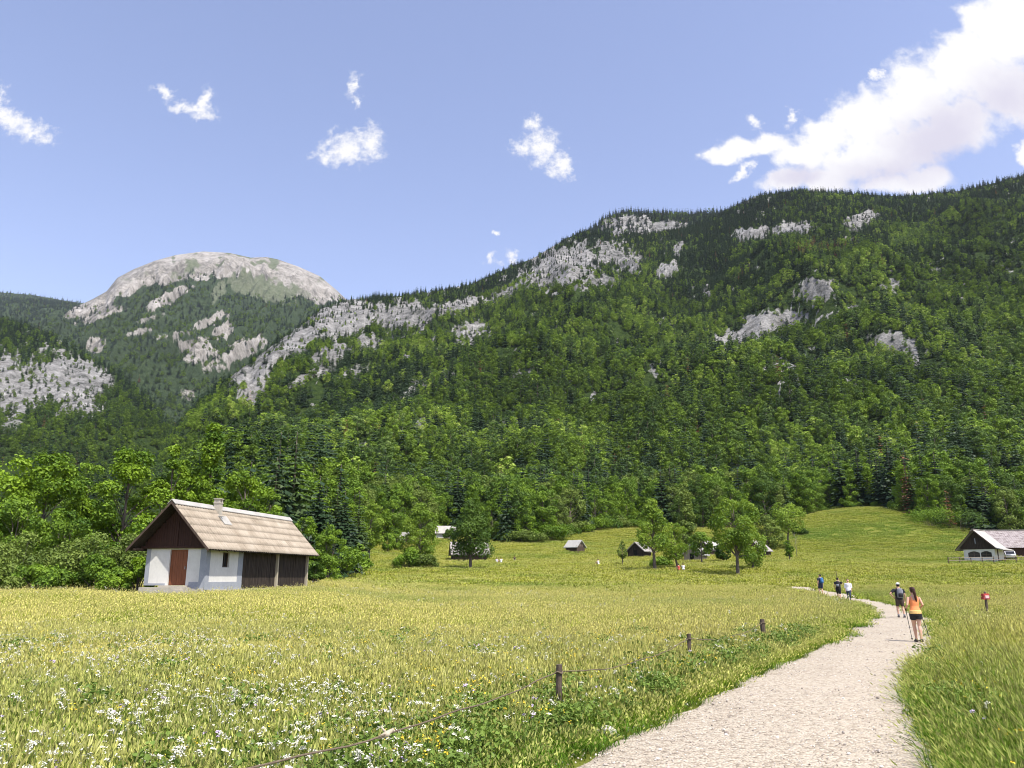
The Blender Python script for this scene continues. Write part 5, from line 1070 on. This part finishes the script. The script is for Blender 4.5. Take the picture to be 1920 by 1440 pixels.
def person(label, loc, rz, B, vox=.011, grip=True, shoes='shoe_dark', bare_to=None):
    o = empty('person', loc, rz, label, 'person'); o.scale = (B.k,)*3
    mb = MB(); mb.rings(B.secs(0, 2, 0), 18)
    for i in (0, 1): B.arm(mb, i); B.leg(mb, i); B.hand(mb, i, grip)
    B.head(mb)
    for i in (0, 1): B.foot_shoe(mb, i)
    body = fuse('body', mb, MATS['skin'], vox, o, 3)
    for q in (-1, 1):
        c = B.headc(); ct, st = math.cos(B.turn), math.sin(B.turn); e = MB(); x, y, z = q*.032, .0865, .010; e.ball((c.x + ct*x - st*y, c.y + st*x + ct*y, c.z + z), .008, 8); e.obj('eye', MATS['hair_dark'], o, True)
    for i in (0, 1): mb = MB(); B.foot_shoe(mb, i); mb2 = MB(); mb2.add([tuple(Vector(v) + (Vector(v) - B.an[i] + V3(0, 0, .04)).normalized()*.007) for v in mb.v], mb.f); fuse('shoe', mb2, MATS[shoes], .012, o, 2)
    return o
def cloth(name, o, B, mat, z0, z1, inf, sleeves=None, legs=None, vox=.012, it=3):
    mb = MB(); sc = B.secs(z0, z1, inf)
    if len(sc) > 1: mb.rings(sc, 20)
    for i in (0, 1):
        if sleeves: B.arm(mb, i, 0, sleeves, inf*1.3)
        if legs: B.leg(mb, i, 0, legs, inf*1.3)
    return fuse(name, mb, MATS[mat], vox, o, it)
def hair(o, B, mat, tail=False, cap=None, bun=False):
    c = B.headc(); mb = MB(); ct, st = math.cos(B.turn), math.sin(B.turn); m2 = MB()
    m2.rings([(0, -.05, -.07, .052, .05), (0, -.035, -.03, .078, .075), (0, -.024, .02, .083, .088), (0, -.014, .055, .082, .096), (0, -.010, .090, .068, .086), (0, -.008, .115, .036, .05)], 16)
    if tail: m2.tube([(0, -.10, .06), (-.005, -.145, .04), (-.004, -.160, -.04), (.02, -.150, -.16), (.04, -.135, -.28), (.05, -.13, -.36)], [.030, .042, .046, .044, .034, .010], 10)
    if bun: m2.ball((0, -.08, .09), .04, 9)
    m2.v = [(c.x + ct*x - st*y, c.y + st*x + ct*y, c.z + z) for x, y, z in m2.v]; mb.add(m2.v, m2.f); fuse('hair', mb, MATS[mat], .012, o, 2)
    if cap:
        m = MB(); m.rings([(c.x, c.y - .004, c.z + .035, .090, .108), (c.x, c.y - .006, c.z + .08, .084, .100), (c.x, c.y - .006, c.z + .115, .055, .07), (c.x, c.y - .006, c.z + .13, .015, .02)], 18); cp = m.obj('cap', MATS[cap], o, True)
        b = MB(); b.tube([(c.x, c.y + .07, c.z + .04), (c.x, c.y + .13, c.z + .035), (c.x, c.y + .165, c.z + .025)], [.08, .075, .04], 12, True, [.010, .008, .006]); b.obj('visor', MATS[cap], cp, True)
def gz(x, y): return float(G(x, y)) + .03
def on_path(px, py_feet, Y):
    x = at(px, Y)[0]; return (x, Y, gz(x, Y))
# the woman with the walking poles, seen from behind
B = Body(1.57, True, feet=((.015, .20), (.055, -.12, .02)), knees=((-.035, .14, .50), (.075, -.005, .49)), elbows=((-.235, -.05, 1.15), (.235, -.05, 1.15)), hands=((-.215, .16, 1.07), (.215, .14, 1.06)), lean=.05)
wl = on_path(1723, 1196, 24.2); W = person('woman in an orange tank top and black shorts walking away with two poles', wl, -.12, B, .0085)
cloth('tank_top', W, B, 'cloth_orange', .95, 1.33, .012); mb = MB(); mb.rings([(0, -.01, .985, .178, .132), (0, -.006, .92, .186, .140), (0, -.006, .875, .186, .140)], 20); fuse('shirt_hem', mb, MATS['cloth_hem'], .012, W)
mb = MB()
for q in (-1, 1): mb.tube([(q*.085, -.075, 1.30), (q*.095, -.05, 1.40), (q*.095, .01, 1.42), (q*.09, .075, 1.33)], [.024]*4, 8, True, [.010]*4)
fuse('shoulder_strap', mb, MATS['cloth_orange'], .012, W)
cloth('shorts', W, B, 'cloth_black', .80, .90, .016, legs=.25); hair(W, B, 'hair_brown', tail=True)
def pole(label, W_, B_, i, tip):
    M = Matrix.Translation(W_.location) @ Matrix.Rotation(W_.rotation_euler.z, 4, 'Z') @ Matrix.Scale(B_.k, 4); h = M @ (B_.ha[i] + (B_.ha[i] - B_.el[i]).normalized()*.075); t = V3(*tip); d = (h - t).normalized()
    o = empty('trekking_pole', tuple(t), 0, label, 'walking pole', 'walking poles'); L_ = (h - t).length
    MB().tube([(0, 0, 0), d*.10, d*(L_ - .05)], [.004, .008, .010], 8).obj('shaft', MATS['cloth_black'], o, True); MB().tube([d*(L_ - .07), d*(L_ + .0), d*(L_ + .07), d*(L_ + .085)], [.015, .018, .017, .010], 9).obj('grip', MATS['rubber'], o, True)
    MB().tube([d*.055, d*.065], [.03, .028], 10).obj('basket', MATS['rubber'], o); MB().tube([d*(L_ + .06), d*(L_ + .0) + V3(.03, .03, -.03), d*(L_ - .03) + V3(.035, .0, -.06), d*(L_ + .03)], [.005]*4, 5).obj('wrist_loop', MATS['cloth_black'], o)
tx = at(1711, 24.9); pole('black walking pole in the left hand of the woman in orange', W, B, 0, (tx[0], 24.9, gz(tx[0], 24.9)))
tx = at(1746, 24.3); pole('black walking pole in the right hand of the woman in orange, slanting outwards', W, B, 1, (tx[0], 24.3, float(G(tx[0], 24.3)) + .02))
# the man with the cap and pack
B = Body(1.63, False, feet=((-.10, .06), (.13, -.10)), knees=((-.11, .09, .49), (.125, .0, .48)), elbows=((-.44, -.06, 1.17), (.27, -.03, 1.11)), hands=((-.23, .10, 1.00), (.26, .07, .87)), lean=.02)
ml = on_path(1690.5, 1153, 39.6); M_ = person('man in black with a pale cap walking away, one elbow out', ml, -.15, B, .011)
cloth('shirt', M_, B, 'cloth_black', .86, 1.42, .020, sleeves=.42); cloth('shorts', M_, B, 'cloth_brown', .80, .97, .016, legs=.46); hair(M_, B, 'hair_dark', cap='cloth_white')
for i in (0, 1): mb = MB(); a = B.an[i]; k_ = B.kn[i]; mb.tube([a, a.lerp(k_, .22)], [.045, .05], 10); mb.obj('sock', MATS['cloth_grey'], M_, True)
def backpack(label, P, B_, m1, m2, y=-.21, s=1.0):
    o = empty('backpack', tuple(P.location), P.rotation_euler.z, label, 'backpack', None); o.scale = (B_.k,)*3
    q = lambda z: B_.lean*(z - .9)
    mb = MB(); mb.rings([(0, y + q(1.0), .98, .10*s, .07), (0, y + q(1.0), 1.0, .145*s, .085), (0, y + q(1.2), 1.18, .155*s, .10), (0, y + q(1.3), 1.34, .145*s, .09), (0, y + q(1.4), 1.43, .10*s, .06), (0, y + q(1.4), 1.45, .04*s, .03)], 14); bg = mb.obj('bag', MATS[m1], o, True)
    mb = MB(); mb.rings([(0, y - .085, 1.03, .10*s, .035), (0, y - .095, 1.06, .115*s, .05), (0, y - .095, 1.17, .11*s, .05), (0, y - .08, 1.21, .09*s, .03)], 12); mb.obj('pocket', MATS[m2], o, True)
    for sx in (-1, 1): MB().tube([(sx*.09, y + .06, 1.38), (sx*.105, -.02, 1.475), (sx*.115, .10, 1.38), (sx*.14, .135, 1.22), (sx*.175, .02, 1.08), (sx*.12, y + .05, 1.03)], [.022]*6, 8, True, [.009]*6).obj('strap', MATS[m2], o, True)
    return o
backpack('grey and black day pack on the back of the man with the cap', M_, B, 'cloth_grey', 'cloth_black')
# three walkers at the bend
B = Body(1.74, False, feet=((-.09, .12), (.10, -.10)), knees=((-.09, .15, .50), (.10, .02, .48)), head_turn=.5)
q = on_path(1540.5, 1106, 70.0); A1 = person('walker in dark blue top and dark shorts beyond the bend, leftmost on the path', q, .25, B, .014)
cloth('shirt', A1, B, 'cloth_navy', .86, 1.42, .020, sleeves=.42, vox=.014); cloth('shorts', A1, B, 'cloth_navy', .80, .97, .018, legs=.46, vox=.014); hair(A1, B, 'hair_dark'); backpack('bright blue pack worn by the leftmost walker', A1, B, 'cloth_blue', 'cloth_blue', s=.95)
B = Body(1.72, False, feet=((-.09, .10), (.10, -.08)), knees=((-.09, .14, .50), (.10, .02, .48)), elbows=((-.26, -.04, 1.12), (.33, .06, 1.16)), hands=((-.24, .12, .92), (.20, .20, 1.28)), lean=.03, head_turn=-.4)
q = on_path(1574, 1116, 64.0); A2 = person('walker in black T-shirt and long black shorts, one arm raised to the chest', q, -.5, B, .014)
cloth('shirt', A2, B, 'cloth_black', .86, 1.42, .020, sleeves=.40, vox=.014); cloth('shorts', A2, B, 'cloth_black', .80, .97, .018, legs=.5, vox=.014); hair(A2, B, 'hair_dark'); backpack('black pack worn by the walker in black', A2, B, 'cloth_black', 'cloth_grey')
B = Body(1.68, True, feet=((-.07, .22), (.09, -.20, .02)), knees=((-.08, .22, .50), (.085, .0, .49)))
q = on_path(1593, 1118, 61.5); A3 = person('walker in a loose white shirt and dark leggings coming down the path', q, pi - .35, B, .014)
cloth('shirt', A3, B, 'cloth_white', .80, 1.40, .032, sleeves=.75, vox=.014); cloth('leggings', A3, B, 'cloth_navy', .80, .90, .006, legs=.97, vox=.012); hair(A3, B, 'hair_dark', bun=True)
# people sitting on the meadow
def sitter(label, px, Y, rz, top, bottom, hairm, fem=True):
    B_ = Body(1.68, fem, hips=(0, 0, -.74), feet=((-.12, .62), (.12, .60)), knees=((-.13, .38, .50), (.13, .38, .50)), elbows=((-.24, .12, .42), (.24, .12, .42)), hands=((-.14, .34, .50), (.14, .34, .50)), lean=.12)
    x, Y, z = at(px, Y); P = person(label, (x, Y, z + .12), rz, B_, .016, False)
    cloth('shirt', P, B_, top, .86, 1.40, .022, sleeves=.42, vox=.016); cloth('shorts', P, B_, bottom, .80, .93, .018, legs=.4, vox=.016); hair(P, B_, hairm); return P
sitter('person in a red top sitting at the foot of the thin tree', 1273.5, 110, .4, 'cloth_red', 'cloth_black', 'hair_dark'); sitter('person in a white top sitting beside the one in red', 1281.5, 110.5, -.2, 'cloth_white', 'cloth_navy', 'hair_brown')
sitter('person in pale clothes sitting in the meadow below the little grey hut', 1122.5, 127, .8, 'cloth_white', 'cloth_brown', 'hair_dark'); sitter('person in white sitting right of the log barn, closest to it', 931, 134, -.5, 'cloth_white', 'cloth_black', 'hair_dark')
sitter('person in white sitting right of the log barn, second from it', 940, 133.5, .5, 'cloth_white', 'cloth_navy', 'hair_brown'); sitter('person in dark and white clothes sitting farther up right of the log barn', 965, 147, .2, 'cloth_black', 'cloth_white', 'hair_dark')

# ------------------------------------------------------------------ valley air
HAZE = 2.9e-5
if HAZE:
    m = bpy.data.materials.new('valley_air'); m.use_nodes = True; t = NT(m)
    v = t.n('ShaderNodeVolumePrincipled', {'Color': (.78, .86, 1.0, 1), 'Density': HAZE, 'Anisotropy': .2}).outputs[0]
    t.n('ShaderNodeOutputMaterial', {'Volume': v})
    hz_ = MB().box(-4300, 4300, -30, 4900, -3, 2150).obj('haze', m); tag(hz_, 'thin bluish valley air', 'haze', kind='stuff')
